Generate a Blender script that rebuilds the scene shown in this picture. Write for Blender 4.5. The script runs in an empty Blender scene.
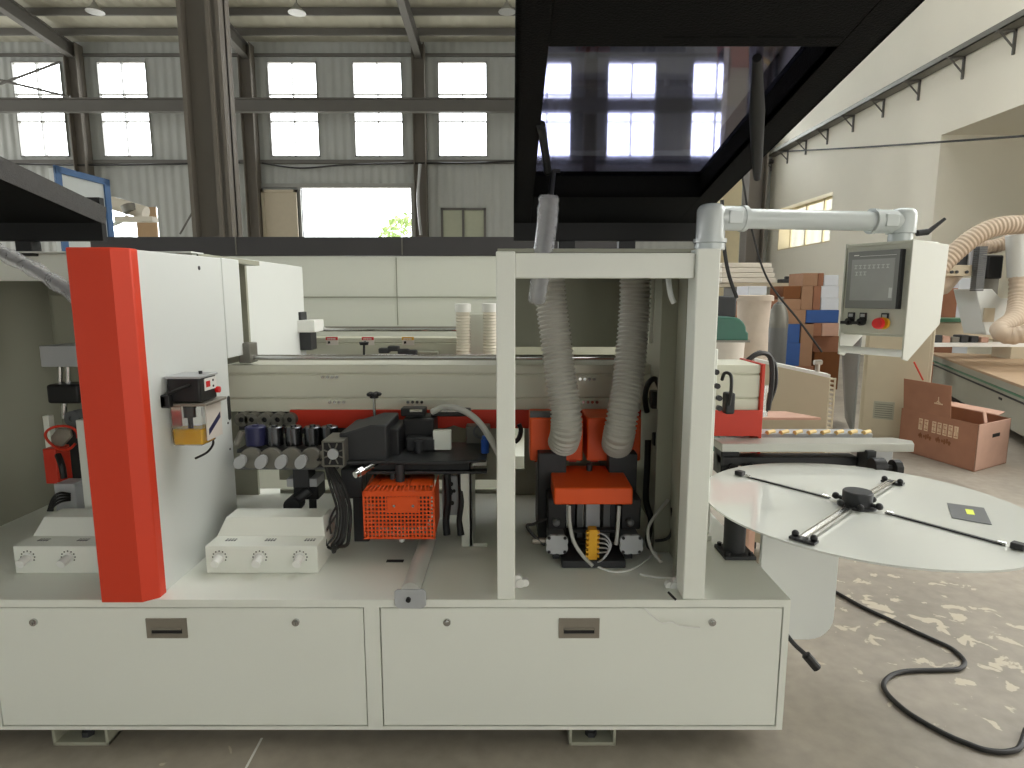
import bpy, bmesh, math, random
from mathutils import Vector, Matrix
random.seed(7)
SC = bpy.context.scene
COL = SC.collection
# ------------------------------------------------------------------ camera
H = 1.5; F = 610.0; CX = 512.0; CY = 384.0
TH = math.atan(88.0/610.0)
ct, st = math.cos(TH), math.sin(TH)
def _dir(px, py):
    a = (px-CX)/F; b = (CY-py)/F
    return Vector((a, ct + b*st, -st + b*ct))
def PY(px, py, Y):
    d = _dir(px, py); t = Y/d.y
    return Vector((0, 0, H)) + d*t
def PZ(px, py, Z):
    d = _dir(px, py); t = (Z-H)/d.z
    return Vector((0, 0, H)) + d*t
def PX(px, py, X):
    d = _dir(px, py); t = X/d.x
    return Vector((0, 0, H)) + d*t
def RC(x0, y0, x1, y1, Y):
    """X0, X1, Z0, Z1 of an upright rectangle at depth Y"""
    a = PY(x0, (y0+y1)/2, Y).x; b = PY(x1, (y0+y1)/2, Y).x
    xm = (x0+x1)/2
    return a, b, PY(xm, y1, Y).z, PY(xm, y0, Y).z

cam = bpy.data.cameras.new('camera'); camo = bpy.data.objects.new('camera', cam)
COL.objects.link(camo); camo.location = (0, 0, H)
camo.rotation_euler = (math.pi/2 - TH, 0, 0)
cam.sensor_fit = 'HORIZONTAL'; cam.sensor_width = 36.0; cam.lens = F/1024*36
cam.clip_end = 300; cam.clip_start = 0.05
SC.camera = camo
vs = SC.view_settings
vs.view_transform = 'Standard'; vs.look = 'None'; vs.gamma = 1; vs.use_curve_mapping = False
vs.exposure = 0.0

# ------------------------------------------------------------------ materials
def s2l(c):
    c = c/255.0
    return c/12.92 if c <= 0.04045 else ((c+0.055)/1.055)**2.4
def rgb(r, g, b): return (s2l(r), s2l(g), s2l(b), 1)
def mat(name, col, rough=0.5, metal=0.0, var=0.06, scale=8.0, bump=0.0, bscale=60.0, trans=0.0, emit=None, es=0.0, alpha=1.0, coat=0.0, ior=1.45, stretch=None):
    m = bpy.data.materials.new(name); m.use_nodes = True
    nt = m.node_tree; N = nt.nodes; L = nt.links
    b = N['Principled BSDF']
    b.inputs['Roughness'].default_value = rough; b.inputs['Metallic'].default_value = metal
    b.inputs['Transmission Weight'].default_value = trans; b.inputs['IOR'].default_value = ior
    b.inputs['Alpha'].default_value = alpha; b.inputs['Coat Weight'].default_value = coat
    tc = N.new('ShaderNodeTexCoord')
    src = tc.outputs['Object']
    if stretch:
        mp = N.new('ShaderNodeMapping'); mp.inputs['Scale'].default_value = stretch
        L.new(src, mp.inputs['Vector']); src = mp.outputs[0]
    no = N.new('ShaderNodeTexNoise'); no.inputs['Scale'].default_value = scale; no.inputs['Detail'].default_value = 5
    L.new(src, no.inputs['Vector'])
    mx = N.new('ShaderNodeMix'); mx.data_type = 'RGBA'
    mx.inputs[6].default_value = tuple(c*(1-var) for c in col[:3])+(1,)
    mx.inputs[7].default_value = tuple(min(1, c*(1+var)) for c in col[:3])+(1,)
    L.new(no.outputs['Fac'], mx.inputs[0]); L.new(mx.outputs[2], b.inputs['Base Color'])
    if bump > 0:
        n2 = N.new('ShaderNodeTexNoise'); n2.inputs['Scale'].default_value = bscale; n2.inputs['Detail'].default_value = 3
        L.new(src, n2.inputs['Vector'])
        bp = N.new('ShaderNodeBump'); bp.inputs['Strength'].default_value = bump; bp.inputs['Distance'].default_value = 0.01
        L.new(n2.outputs['Fac'], bp.inputs['Height']); L.new(bp.outputs[0], b.inputs['Normal'])
    if emit is not None:
        b.inputs['Emission Color'].default_value = emit; b.inputs['Emission Strength'].default_value = es
    return m
M = {}
M['paint'] = mat('cream_machine_paint', rgb(230, 232, 223), 0.42, var=0.015, scale=3, bump=0.05, bscale=220)
M['cons'] = mat('console_paint', rgb(192, 192, 180), 0.45, var=0.012, scale=3, bump=0.04, bscale=220)
M['paint2'] = mat('white_machine_paint', rgb(217, 220, 217), 0.38, var=0.012, scale=3, bump=0.04, bscale=220)
M['paintg'] = mat('shade_darkened_cream_paint', rgb(154, 154, 138), 0.5, var=0.02, scale=3)  # cream machine paint, darkened to put the bays' shade into its colour
M['alu'] = mat('brushed_aluminium', rgb(176, 176, 168), 0.38, metal=0.45, var=0.04, scale=20, stretch=(1, 30, 30))
M['alud'] = mat('dull_aluminium', rgb(120, 118, 110), 0.45, metal=0.5, var=0.06, scale=20)
M['steel'] = mat('polished_steel', rgb(200, 200, 198), 0.18, metal=1.0, var=0.02)
M['rubber'] = mat('dark_steel_roller', rgb(96, 98, 102), 0.2, metal=0.95, var=0.05)
M['chrome'] = mat('brushed_nickel', rgb(150, 143, 132), 0.4, metal=0.6, var=0.05)
M['red'] = mat('red_orange_paint', rgb(212, 62, 34), 0.5, var=0.02, scale=4, bump=0.03, bscale=200)
M['redb'] = mat('red_plate_paint', rgb(196, 52, 30), 0.45, var=0.04)
M['orange'] = mat('orange_guard_paint', rgb(226, 84, 26), 0.42, var=0.03)
M['black'] = mat('black_plastic', rgb(26, 26, 28), 0.45, var=0.1)
M['dark'] = mat('dark_grey_casting', rgb(52, 53, 55), 0.5, metal=0.2, var=0.1, bump=0.1)
M['lid'] = mat('shaded_black_textured_powder_coat', rgb(9, 9, 9), 0.85, var=0.25, scale=60, bump=0.35, bscale=260)  # near-black copy of the lid coat, underside shade put into the colour
M['lid'].node_tree.nodes['Principled BSDF'].inputs['Specular IOR Level'].default_value = 0.25
M['lidg'] = mat('lit_black_textured_coat', rgb(62, 60, 58), 0.6, var=0.3, scale=70, bump=0.5, bscale=260)  # same lid coat made lighter, daylight on its outer side put into the colour
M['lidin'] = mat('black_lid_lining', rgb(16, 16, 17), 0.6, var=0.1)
M['smokeglass'] = mat('smoked_blue_acrylic', rgb(136, 136, 166), 0.03, trans=1.0, ior=1.4, var=0.03)
M['grey'] = mat('mid_grey_plastic', rgb(96, 98, 99), 0.5, var=0.05)
M['greyl'] = mat('light_grey_plastic', rgb(172, 174, 176), 0.4, var=0.03)
M['white'] = mat('white_plastic', rgb(232, 232, 228), 0.35, var=0.01)
M['hose'] = mat('translucent_grey_hose', rgb(176, 176, 170), 0.3, var=0.05)
M['hosew'] = mat('cream_flexible_hose', rgb(196, 178, 158), 0.5, var=0.05)
M['hosed'] = mat('grey_translucent_spiral_hose', rgb(176, 174, 164), 0.35, var=0.04)
M['hosec'] = mat('pale_spiral_hose', rgb(225, 218, 204), 0.5, var=0.03)
M['film'] = mat('clear_plastic_wrap', rgb(205, 205, 208), 0.2, var=0.15, scale=40, bump=1.0, bscale=45, alpha=0.38)
M['clear'] = mat('clear_tank_plastic', (0.97, 0.97, 0.95, 1), 0.06, trans=0.95, ior=1.2, var=0.01)
M['oil'] = mat('yellow_oil', rgb(236, 182, 30), 0.1, var=0.1, trans=0.15, ior=1.3)
M['blue'] = mat('blue_plastic', rgb(36, 84, 176), 0.4)
M['navy'] = mat('navy_roller_cover', rgb(44, 46, 84), 0.4, var=0.2, scale=30)
M['roll'] = mat('pale_yellow_roller', rgb(214, 186, 120), 0.4)
M['yellow'] = mat('yellow_plastic', rgb(226, 168, 40), 0.45)
M['ylabel'] = mat('yellow_green_label', rgb(228, 238, 90), 0.5)
M['redlamp'] = mat('red_button_plastic', rgb(214, 26, 30), 0.3)
M['screen'] = mat('grey_touch_screen_film', rgb(160, 161, 160), 0.25, var=0.12, scale=14)
M['screenb'] = mat('grey_screen_bezel', rgb(124, 125, 124), 0.35)
M['pipe'] = mat('pale_grey_arm_tube', rgb(198, 204, 204), 0.25, var=0.01, coat=0.4)
M['disc'] = mat('gloss_white_tray_sheet', rgb(214, 216, 210), 0.10, var=0.01, coat=0.6)
M['green'] = mat('dark_green_enamel', rgb(26, 92, 74), 0.3, var=0.05)
M['cloth'] = mat('dusty_filter_cloth', rgb(196, 182, 168), 0.9, var=0.12, scale=9, bump=0.3, bscale=12)
M['cylg'] = mat('grey_cylinder_paint', rgb(104, 104, 102), 0.45, var=0.1)
M['card'] = mat('brown_cardboard', rgb(160, 124, 98), 0.85, var=0.1, scale=9)
M['cardr'] = mat('reddish_worn_cardboard', rgb(150, 104, 80), 0.85, var=0.18, scale=6)
M['cardp'] = mat('pale_worn_cardboard', rgb(198, 160, 142), 0.85, var=0.12, scale=8)
M['cardd'] = mat('dark_printed_cardboard', rgb(120, 74, 40), 0.85, var=0.12, scale=8)
M['wbox'] = mat('white_carton', rgb(214, 218, 226), 0.8, var=0.03)
M['bsheet'] = mat('blue_wrapped_board', rgb(44, 84, 150), 0.5, var=0.12)
M['wood'] = mat('pale_router_board', rgb(178, 152, 124), 0.7, var=0.08)
M['cab'] = mat('beige_cabinet_paint', rgb(196, 184, 160), 0.6, var=0.05)
M['rgrey'] = mat('router_bed_paint', rgb(166, 164, 148), 0.55, var=0.05)
M['tgreen'] = mat('green_table_strip', rgb(84, 132, 104), 0.5)
M['print'] = mat('pale_printed_ink', rgb(206, 176, 146), 0.9, var=0.1)
M['ink'] = mat('dark_ink', rgb(40, 34, 32), 0.8)
M['stickred'] = mat('red_sticker_header', rgb(200, 40, 44), 0.5)
M['stickw'] = mat('white_sticker', rgb(222, 214, 206), 0.5)
M['cable'] = mat('black_cable', rgb(28, 27, 27), 0.5)
M['column'] = mat('grey_brown_steel_paint', rgb(108, 102, 94), 0.6, var=0.08, scale=2)
M['beamst'] = mat('dark_structural_steel', rgb(104, 102, 98), 0.6, var=0.08, scale=2)
M['bfoam'] = mat('blue_painted_frame', rgb(60, 100, 150), 0.5)
M['leaf'] = mat('pale_green_leaves', rgb(150, 170, 110), 0.7, var=0.3)  # pale green leaf colour, varied at random
M['wframe'] = mat('grey_window_frame', rgb(150, 150, 146), 0.5)
M['cream'] = mat('cream_window_reveal', rgb(226, 214, 180), 0.7)
M['bulb'] = mat('lamp_reflector', rgb(170, 170, 165), 0.4, metal=0.5)

def corrug(name, c, axis='X', period=0.25, bumpd=0.03, rough=0.6):
    m = bpy.data.materials.new(name); m.use_nodes = True
    nt = m.node_tree; N = nt.nodes; L = nt.links; b = N['Principled BSDF']
    b.inputs['Roughness'].default_value = rough
    tc = N.new('ShaderNodeTexCoord'); w = N.new('ShaderNodeTexWave'); w.wave_type = 'BANDS'
    w.bands_direction = axis; w.inputs['Scale'].default_value = (2*math.pi/20)/period
    L.new(tc.outputs['Object'], w.inputs['Vector'])
    no = N.new('ShaderNodeTexNoise'); no.inputs['Scale'].default_value = 1.2; no.inputs['Detail'].default_value = 4
    L.new(tc.outputs['Object'], no.inputs['Vector'])
    mx = N.new('ShaderNodeMix'); mx.data_type = 'RGBA'
    mx.inputs[6].default_value = tuple(x*0.88 for x in c[:3])+(1,); mx.inputs[7].default_value = tuple(x*1.06 for x in c[:3])+(1,)
    L.new(no.outputs['Fac'], mx.inputs[0]); L.new(mx.outputs[2], b.inputs['Base Color'])
    bp = N.new('ShaderNodeBump'); bp.inputs['Strength'].default_value = 0.8; bp.inputs['Distance'].default_value = bumpd
    L.new(w.outputs['Fac'], bp.inputs['Height']); L.new(bp.outputs[0], b.inputs['Normal'])
    return m
M['clad'] = corrug('corrugated_wall_cladding', rgb(176, 179, 176), 'X', 0.3)
M['roof'] = corrug('corrugated_roof_sheet', rgb(176, 174, 158), 'X', 0.4)

def plaster():
    m = mat('painted_plaster', rgb(240, 236, 222), 0.85, var=0.05, scale=0.7, bump=0.15, bscale=6)
    return m
M['plaster'] = plaster()
def concrete():
    m = bpy.data.materials.new('worn_concrete_floor'); m.use_nodes = True
    nt = m.node_tree; N = nt.nodes; L = nt.links; b = N['Principled BSDF']
    b.inputs['Roughness'].default_value = 0.5
    tc = N.new('ShaderNodeTexCoord')
    def noise(s, d=6, dist=0):
        n = N.new('ShaderNodeTexNoise'); n.inputs['Scale'].default_value = s; n.inputs['Detail'].default_value = d
        n.inputs['Distortion'].default_value = dist
        L.new(tc.outputs['Object'], n.inputs['Vector']); return n
    n1 = noise(1.3); n2 = noise(16)
    cr = N.new('ShaderNodeValToRGB'); cr.color_ramp.elements[0].position = 0.3; cr.color_ramp.elements[1].position = 0.7
    cr.color_ramp.elements[0].color = rgb(138, 131, 120); cr.color_ramp.elements[1].color = rgb(168, 159, 146)
    L.new(n1.outputs['Fac'], cr.inputs[0])
    m1 = N.new('ShaderNodeMix'); m1.data_type = 'RGBA'; m1.blend_type = 'MULTIPLY'; m1.inputs[0].default_value = 0.5
    cr2 = N.new('ShaderNodeValToRGB'); cr2.color_ramp.elements[0].position = 0.25; cr2.color_ramp.elements[1].position = 0.75
    cr2.color_ramp.elements[0].color = (0.7, 0.7, 0.7, 1); cr2.color_ramp.elements[1].color = (1.15, 1.15, 1.15, 1)
    L.new(n2.outputs['Fac'], cr2.inputs[0]); L.new(cr.outputs[0], m1.inputs[6]); L.new(cr2.outputs[0], m1.inputs[7])
    # pale flaked paint in one worn patch of the floor
    n3 = noise(11, 12, 0.5)
    c = PZ(935, 625, 0)
    vm = N.new('ShaderNodeVectorMath'); vm.operation = 'DISTANCE'
    mp = N.new('ShaderNodeMapping'); mp.inputs['Scale'].default_value = (1, 1, 1)
    L.new(tc.outputs['Object'], mp.inputs[0]); L.new(mp.outputs[0], vm.inputs[0]); vm.inputs[1].default_value = (c.x, c.y, 0)
    mr = N.new('ShaderNodeMapRange'); mr.inputs[1].default_value = 0.15; mr.inputs[2].default_value = 0.95
    mr.inputs[3].default_value = 0.55; mr.inputs[4].default_value = 0.70
    L.new(vm.outputs['Value'], mr.inputs[0])
    gt = N.new('ShaderNodeMath'); gt.operation = 'SUBTRACT'; L.new(n3.outputs['Fac'], gt.inputs[0]); L.new(mr.outputs[0], gt.inputs[1])
    mu = N.new('ShaderNodeMath'); mu.operation = 'MULTIPLY'; mu.inputs[1].default_value = 40; mu.use_clamp = True
    L.new(gt.outputs[0], mu.inputs[0])
    mu2 = N.new('ShaderNodeMath'); mu2.operation = 'MULTIPLY'; mu2.inputs[1].default_value = 0.8; L.new(mu.outputs[0], mu2.inputs[0])
    m2 = N.new('ShaderNodeMix'); m2.data_type = 'RGBA'; m2.inputs[7].default_value = rgb(196, 186, 166)
    L.new(mu2.outputs[0], m2.inputs[0]); L.new(m1.outputs[2], m2.inputs[6]); L.new(m2.outputs[2], b.inputs['Base Color'])
    bp = N.new('ShaderNodeBump'); bp.inputs['Strength'].default_value = 0.2; bp.inputs['Distance'].default_value = 0.01
    L.new(n2.outputs['Fac'], bp.inputs['Height']); L.new(bp.outputs[0], b.inputs['Normal'])
    return m
M['floor'] = concrete()

# ------------------------------------------------------------------ mesh builder
class MB:
    def __init__(s): s.v = []; s.f = []; s.m = Matrix.Identity(4)
    def add(s, vs_, fs):
        k = len(s.v)
        s.v += [s.m @ Vector(p) for p in vs_]
        s.f += [tuple(k+i for i in f) for f in fs]; return s
    def box(s, x0, x1, y0, y1, z0, z1):
        if x1 < x0: x0, x1 = x1, x0
        if y1 < y0: y0, y1 = y1, y0
        if z1 < z0: z0, z1 = z1, z0
        return s.add([(x0,y0,z0),(x1,y0,z0),(x1,y1,z0),(x0,y1,z0),(x0,y0,z1),(x1,y0,z1),(x1,y1,z1),(x0,y1,z1)],
                     [(3,2,1,0),(4,5,6,7),(0,1,5,4),(1,2,6,5),(2,3,7,6),(3,0,4,7)])
    def prism(s, prof, a, b, axis):
        """prof: 2D points in the plane across axis; axis X->(y,z), Y->(x,z), Z->(x,y)"""
        n = len(prof)
        def p(q, t):
            return {'X': (t, q[0], q[1]), 'Y': (q[0], t, q[1]), 'Z': (q[0], q[1], t)}[axis]
        area = sum(prof[i][0]*prof[(i+1)%n][1]-prof[(i+1)%n][0]*prof[i][1] for i in range(n))
        flip = (area < 0) ^ (axis == 'Y') ^ (b < a)
        vs_ = [p(q, a) for q in prof]+[p(q, b) for q in prof]
        fs = [tuple(range(n-1, -1, -1)), tuple(range(n, 2*n))]+[(i, (i+1)%n, n+(i+1)%n, n+i) for i in range(n)]
        if flip: fs = [tuple(reversed(f)) for f in fs]
        return s.add(vs_, fs)
    def cyl(s, p0, p1, r0, r1=None, n=20):
        if r1 is None: r1 = r0
        return s.tube([p0, p1], [r0, r1], n)
    def tube(s, pts, r, n=10, caps=True):
        pts = [Vector(p) for p in pts]; N = len(pts)
        rr = r if isinstance(r, (list, tuple)) else [r]*N
        up = None; vs_ = []
        for i in range(N):
            t = (pts[min(i+1, N-1)]-pts[max(i-1, 0)])
            if t.length < 1e-9: t = Vector((0, 0, 1))
            t.normalize()
            if up is None:
                up = Vector((0, 0, 1)) if abs(t.z) < 0.9 else Vector((1, 0, 0))
            up = up - t*up.dot(t)
            if up.length < 1e-4: up = t.orthogonal()
            up.normalize(); sd = t.cross(up)
            for k in range(n):
                a = 2*math.pi*k/n
                vs_.append(pts[i]+(up*math.cos(a)+sd*math.sin(a))*rr[i])
        fs = []
        for i in range(N-1):
            for k in range(n):
                a = i*n+k; b = i*n+(k+1)%n
                fs.append((a, a+n, b+n, b))
        if caps:
            fs.append(tuple(range(n))); fs.append(tuple(range(N*n-1, (N-1)*n-1, -1)))
        return s.add(vs_, fs)
    def lathe(s, c, prof, n=28):
        """prof: (r, z) from bottom to top round the upright axis through c"""
        return s.tube([(c[0], c[1], c[2]+z) for r, z in prof], [r for r, z in prof], n)
    def ring(s, c, axis, ro, ri, h, n=24):
        """flat washer, axis is unit vector, thickness h"""
        ax = Vector(axis).normalized(); u = ax.orthogonal().normalized(); w = ax.cross(u); c = Vector(c)
        vs_ = []
        for r, t in ((ro, 0), (ro, h), (ri, h), (ri, 0)):
            for k in range(n):
                a = 2*math.pi*k/n
                vs_.append(c+ax*t+(u*math.cos(a)+w*math.sin(a))*r)
        fs = []
        for q in range(4):
            for k in range(n):
                a = q*n+k; b = q*n+(k+1)%n; c2 = ((q+1)%4)*n+(k+1)%n; d = ((q+1)%4)*n+k
                fs.append((a, b, c2, d))
        return s.add(vs_, fs)
    def sphere(s, c, r, n=12, sz=1.0):
        pts = []; rr = []
        for i in range(n+1):
            a = math.pi*i/n
            pts.append((c[0], c[1], c[2]-math.cos(a)*r*sz)); rr.append(max(1e-4, math.sin(a)*r))
        return s.tube(pts, rr, 2*n)
    def build(s, name, m, parent=None, bevel=0.0, smooth=True, origin=None, seg=2):
        me = bpy.data.meshes.new(name)
        vs_ = s.v
        xs = [p.x for p in vs_]; ys = [p.y for p in vs_]; zs = [p.z for p in vs_]
        if origin is None:
            origin = Vector(((min(xs)+max(xs))/2, (min(ys)+max(ys))/2, min(zs)))
        origin = Vector(origin)
        me.from_pydata([tuple(p-origin) for p in vs_], [], s.f)
        bm = bmesh.new(); bm.from_mesh(me)
        bmesh.ops.recalc_face_normals(bm, faces=bm.faces); bm.to_mesh(me); bm.free()
        if smooth:
            me.polygons.foreach_set('use_smooth', [True]*len(me.polygons)); me.set_sharp_from_angle(angle=math.radians(35))
        me.materials.append(m if not isinstance(m, str) else M[m])
        o = bpy.data.objects.new(name, me); COL.objects.link(o)
        if parent is not None:
            o.parent = parent
            o.location = origin - wloc(parent)
        else: o.location = origin
        WL[o.name] = origin
        if bevel > 0:
            b = o.modifiers.new('bevel', 'BEVEL'); b.width = bevel; b.segments = seg; b.limit_method = 'ANGLE'; b.angle_limit = math.radians(40)
        return o
WL = {}
def wloc(o): return WL[o.name]
def thing(name, label, cat, loc, group=None, kind=None):
    o = bpy.data.objects.new(name, None); COL.objects.link(o); o.location = loc; WL[o.name] = Vector(loc)
    o.empty_display_size = 0.05
    o['label'] = label; o['category'] = cat
    if group: o['group'] = group
    if kind: o['kind'] = kind
    return o
def tag(o, label=None, cat=None, group=None, kind=None):
    if label: o['label'] = label
    if cat: o['category'] = cat
    if group: o['group'] = group
    if kind: o['kind'] = kind
    return o
def struct(name, mb, m, **k):
    o = mb.build(name, m, **k); o['kind'] = 'structure'; return o
def B(name, dims, m, parent=None, bevel=0.0, **k):
    return MB().box(*dims).build(name, m, parent, bevel=bevel, **k)
def spline(pts, n=8):
    pts = [Vector(p) for p in pts]; out = []
    P = [pts[0]]+pts+[pts[-1]]
    for i in range(1, len(P)-2):
        for k in range(n):
            t = k/n; a, b, c, d = P[i-1], P[i], P[i+1], P[i+2]
            out.append(0.5*((2*b)+(-a+c)*t+(2*a-5*b+4*c-d)*t*t+(-a+3*b-3*c+d)*t**3))
    out.append(pts[-1]); return out
def hose(name, pts, r, m, parent=None, pitch=0.014, depth=0.004, n=20):
    cv = spline(pts, 16)
    L = [0]
    for i in range(1, len(cv)): L.append(L[-1]+(cv[i]-cv[i-1]).length)
    cnt = int(L[-1]/pitch*4); P = []; R = []; j = 0
    for k in range(cnt+1):
        d = L[-1]*k/cnt
        while j < len(L)-2 and L[j+1] < d: j += 1
        t = (d-L[j])/max(1e-9, L[j+1]-L[j]); P.append(cv[j].lerp(cv[j+1], min(1, t)))
        R.append(r - (depth if k % 4 in (2, 3) else 0))
    return MB().tube(P, R, n).build(name, m, parent)
def xform_at(loc, rz=0, rx=0):
    return Matrix.Translation(loc) @ Matrix.Rotation(rz, 4, 'Z') @ Matrix.Rotation(rx, 4, 'X')

exec_sections = []
# ================================================================== THE SETTING
YB = 22.0; XR = 9.0; XL = -22.0; YF = -7.0
def roofz(y): return 9.98 + 0.10*(YB-y)
struct('floor', MB().box(XL-0.3, 14.0, YF, YB+0.3, -0.2, 0), 'floor', origin=(0, 0, 0), smooth=False)
# back wall with openings
xk = [-1.69+2.885*k for k in range(-6, 4)]
WW = 0.84; WZ0, WZ1 = 6.26, 9.35
holes = [(x-WW, x+WW, WZ0, WZ1) for x in xk]
door_x0, door_x1, door_z = -7.35, -3.52, 5.22
holes.append((door_x0, door_x1, 0.0, door_z))
dx0, dx1, _, dz1 = RC(441, 208, 486, 235, YB)
holes.append((dx0, dx1, 2.1, 4.55))
ldx0, ldx1, _, ldz1 = RC(108, 207, 158, 235, YB)
holes.append((ldx0, ldx1, 0.0, ldz1))
sx0, sx1, _, sz1 = RC(192, 207, 201, 235, YB)
holes.append((sx0, sx1, 0.0, sz1))
def holed_wall(x0, x1, z0, z1, hs, y0, y1):
    mb = MB(); xs = sorted({x0, x1}|{h[0] for h in hs}|{h[1] for h in hs}); zs = sorted({z0, z1}|{h[2] for h in hs}|{h[3] for h in hs})
    xs = [x for x in xs if x0 <= x <= x1]; zs = [z for z in zs if z0 <= z <= z1]
    for i in range(len(xs)-1):
        run = None
        for j in range(len(zs)-1):
            cx, cz = (xs[i]+xs[i+1])/2, (zs[j]+zs[j+1])/2
            solid = not any(h[0] < cx < h[1] and h[2] < cz < h[3] for h in hs)
            if solid:
                if run is None: run = zs[j]
            if run is not None and (not solid or j == len(zs)-2):
                mb.box(xs[i], xs[i+1], y0, y1, run, zs[j+1] if solid else zs[j]); run = None
    return mb
struct('wall_back', holed_wall(XL, XR+4, 0, roofz(YB)+0.2, holes, YB, YB+0.12), 'clad', origin=(0, YB, 0), smooth=False)
for i, x in enumerate(xk):
    mb = MB(); y0, y1 = YB-0.05, YB+0.10; t = 0.035
    mb.box(x-WW, x-WW+t, y0, y1, WZ0, WZ1).box(x+WW-t, x+WW, y0, y1, WZ0, WZ1)
    mb.box(x-WW, x+WW, y0, y1, WZ0, WZ0+t).box(x-WW, x+WW, y0, y1, WZ1-t, WZ1)
    mb.box(x-0.014, x+0.014, y0, y1, WZ0, WZ1)
    for z in (8.30, 7.42): mb.box(x-WW, x+WW, y0, y1, z-0.014, z+0.014)
    struct('window_%d' % (i+1), mb, 'wframe', smooth=False)
# bay door surround and its sliding leaf
mb = MB().box(door_x0-0.12, door_x0, YB-0.08, YB+0.1, 0, door_z+0.12).box(door_x1, door_x1+0.12, YB-0.08, YB+0.1, 0, door_z+0.12).box(door_x0-1.6, door_x1+0.3, YB-0.1, YB, door_z, door_z+0.14)
struct('door_frame_1', mb, 'wframe', smooth=False)
a, b_, _, zt = RC(263, 190, 298, 235, YB-0.15)
struct('door_1', MB().box(a, b_, YB-0.2, YB-0.12, 0.02, zt).box(a, a+0.1, YB-0.24, YB-0.12, 0.02, zt).box(b_-0.1, b_, YB-0.24, YB-0.12, 0.02, zt).box(a, b_, YB-0.24, YB-0.12, zt-0.1, zt), mat('beige_sliding_door', rgb(190, 180, 160), 0.6), smooth=False)
# louvred pair near the hood
mb = MB(); xm = (dx0+dx1)/2
for q in (dx0, xm-0.05, dx1-0.08): mb.box(q, q+0.08, YB-0.04, YB+0.1, 2.1, 4.55)
mb.box(dx0, dx1, YB-0.04, YB+0.1, 4.47, 4.55).box(dx0, dx1, YB-0.04, YB+0.1, 2.1, 2.18)
struct('window_20', mb, 'beamst', smooth=False)
struct('door_2', MB().box(dx0+0.05, dx1-0.05, YB+0.02, YB+0.08, 2.15, 4.5), mat('grey_green_shutter', rgb(176, 180, 160), 0.6), smooth=False)
# brown partition seen through the far opening
a, b_, _, zt = RC(138, 207, 158, 235, YB+0.1)
struct('door_3', MB().box(a, b_, YB+0.0, YB+0.08, 0, ldz1), mat('tan_door_leaf', rgb(176, 146, 110), 0.6), smooth=False)
# wall girts
struct('trim_1', MB().box(XL, XR, YB-0.14, YB, 6.02, 6.14), 'beamst', smooth=False)
struct('trim_2', MB().box(XL, XR, YB-0.12, YB, 9.5, 9.58), 'beamst', smooth=False)
# right-hand plaster wall with window and the big recess
oy = 13.4; oz = 4.84
wy0, wy1, wz0, wz1 = 17.7, 21.1, 3.05, 4.4
T = 0.45
mb = MB()
mb.box(XR, XR+T, wy1, YB, 0, 12.6); mb.box(XR, XR+T, oy, wy0, 0, 12.6)
mb.box(XR, XR+T, wy0, wy1, 0, wz0).box(XR, XR+T, wy0, wy1, wz1, 12.6)
mb.box(XR, XR+T, 8.5, oy, oz, 13.2).box(XR, XR+T, 0.6, 8.5, 8.5, 13.2).box(XR, XR+T, 6.0, 8.5, oz, oz+0.2).box(XR, XR+T, YF, 0.6, 0, 13.2)  # near opening is out of view, shaped for the side light it admits
struct('wall_right', mb, 'plaster', origin=(XR, 0, 0), smooth=False)
mb = MB().box(XR+T, 13.6, oy, oy+0.2, 0, oz+0.3).box(13.4, 13.6, 6.0, oy, 0, oz+0.3).box(XR+T, 13.6, 6.0, oy+0.2, oz, oz+0.2).box(XR+T, 13.6, 5.8, 6.0, 0, oz+0.3)
struct('wall_recess', mb, 'plaster', origin=(XR, 0, 0), smooth=False)
mb = MB(); x0 = XR+T-0.08; t = 0.07
for q in (wy0, 18.85, 19.97, wy1-t): mb.box(x0, x0+0.06, q, q+t, wz0, wz1)
for q in (wz0, 3.95, wz1-t): mb.box(x0, x0+0.06, wy0, wy1, q, q+t)
struct('window_21', mb, 'cream', smooth=False)
mb = MB().box(XR-0.01, XR+T, wy1-0.04, wy1, wz0, wz1).box(XR-0.01, XR+T, wy0, wy1, wz0-0.03, wz0)
struct('trim_3', mb, 'cream', smooth=False)
mb = MB().box(XL-0.3, XL, YF, YB, 0, 2.0).box(XL-0.3, XL, YF, YB, 9.5, 13.2)
q = YF
while q < YB: mb.box(XL-0.3, XL, q, q+1.2, 2.0, 9.5); q += 4.1
struct('wall_left', mb, 'clad', smooth=False)
mb = MB().box(XL-0.3, 1.2, YF-0.3, YF, 0, 13.2).box(1.2, XR+T, YF-0.3, YF, 4.0, 13.2)  # low opening is out of view, sized for the front light it admits
struct('wall_front', mb, 'clad', smooth=False)
# roof sheet, purlins and rafters
mb = MB()     # roof sheet; unseen skylight gaps added over the right-hand aisle for overhead light
def rsheet(x0, x1, y0, y1): mb.prism([(y0, roofz(y0)), (y1, roofz(y1)), (y1, roofz(y1)+0.1), (y0, roofz(y0)+0.1)], x0, x1, 'X')
SKY = [(SX0, SX0+1.6, -5.0, 12.0) for SX0 in (1.6, 4.0, 6.4)]
rsheet(XL-0.3, -0.8, YF-0.3, YB+0.2); rsheet(-0.8, 1.6, YF-0.3, YB+0.2); rsheet(8.0, XR+T, YF-0.3, YB+0.2); rsheet(1.6, 8.0, 12.0, YB+0.2); rsheet(1.6, 8.0, YF-0.3, 1.5)
rsheet(3.2, 4.0, 1.5, 12.0); rsheet(5.6, 6.4, 1.5, 12.0)
struct('ceiling', mb, 'roof', origin=(0, 0, 0), smooth=False)
y = 21.15; k = 4
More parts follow.
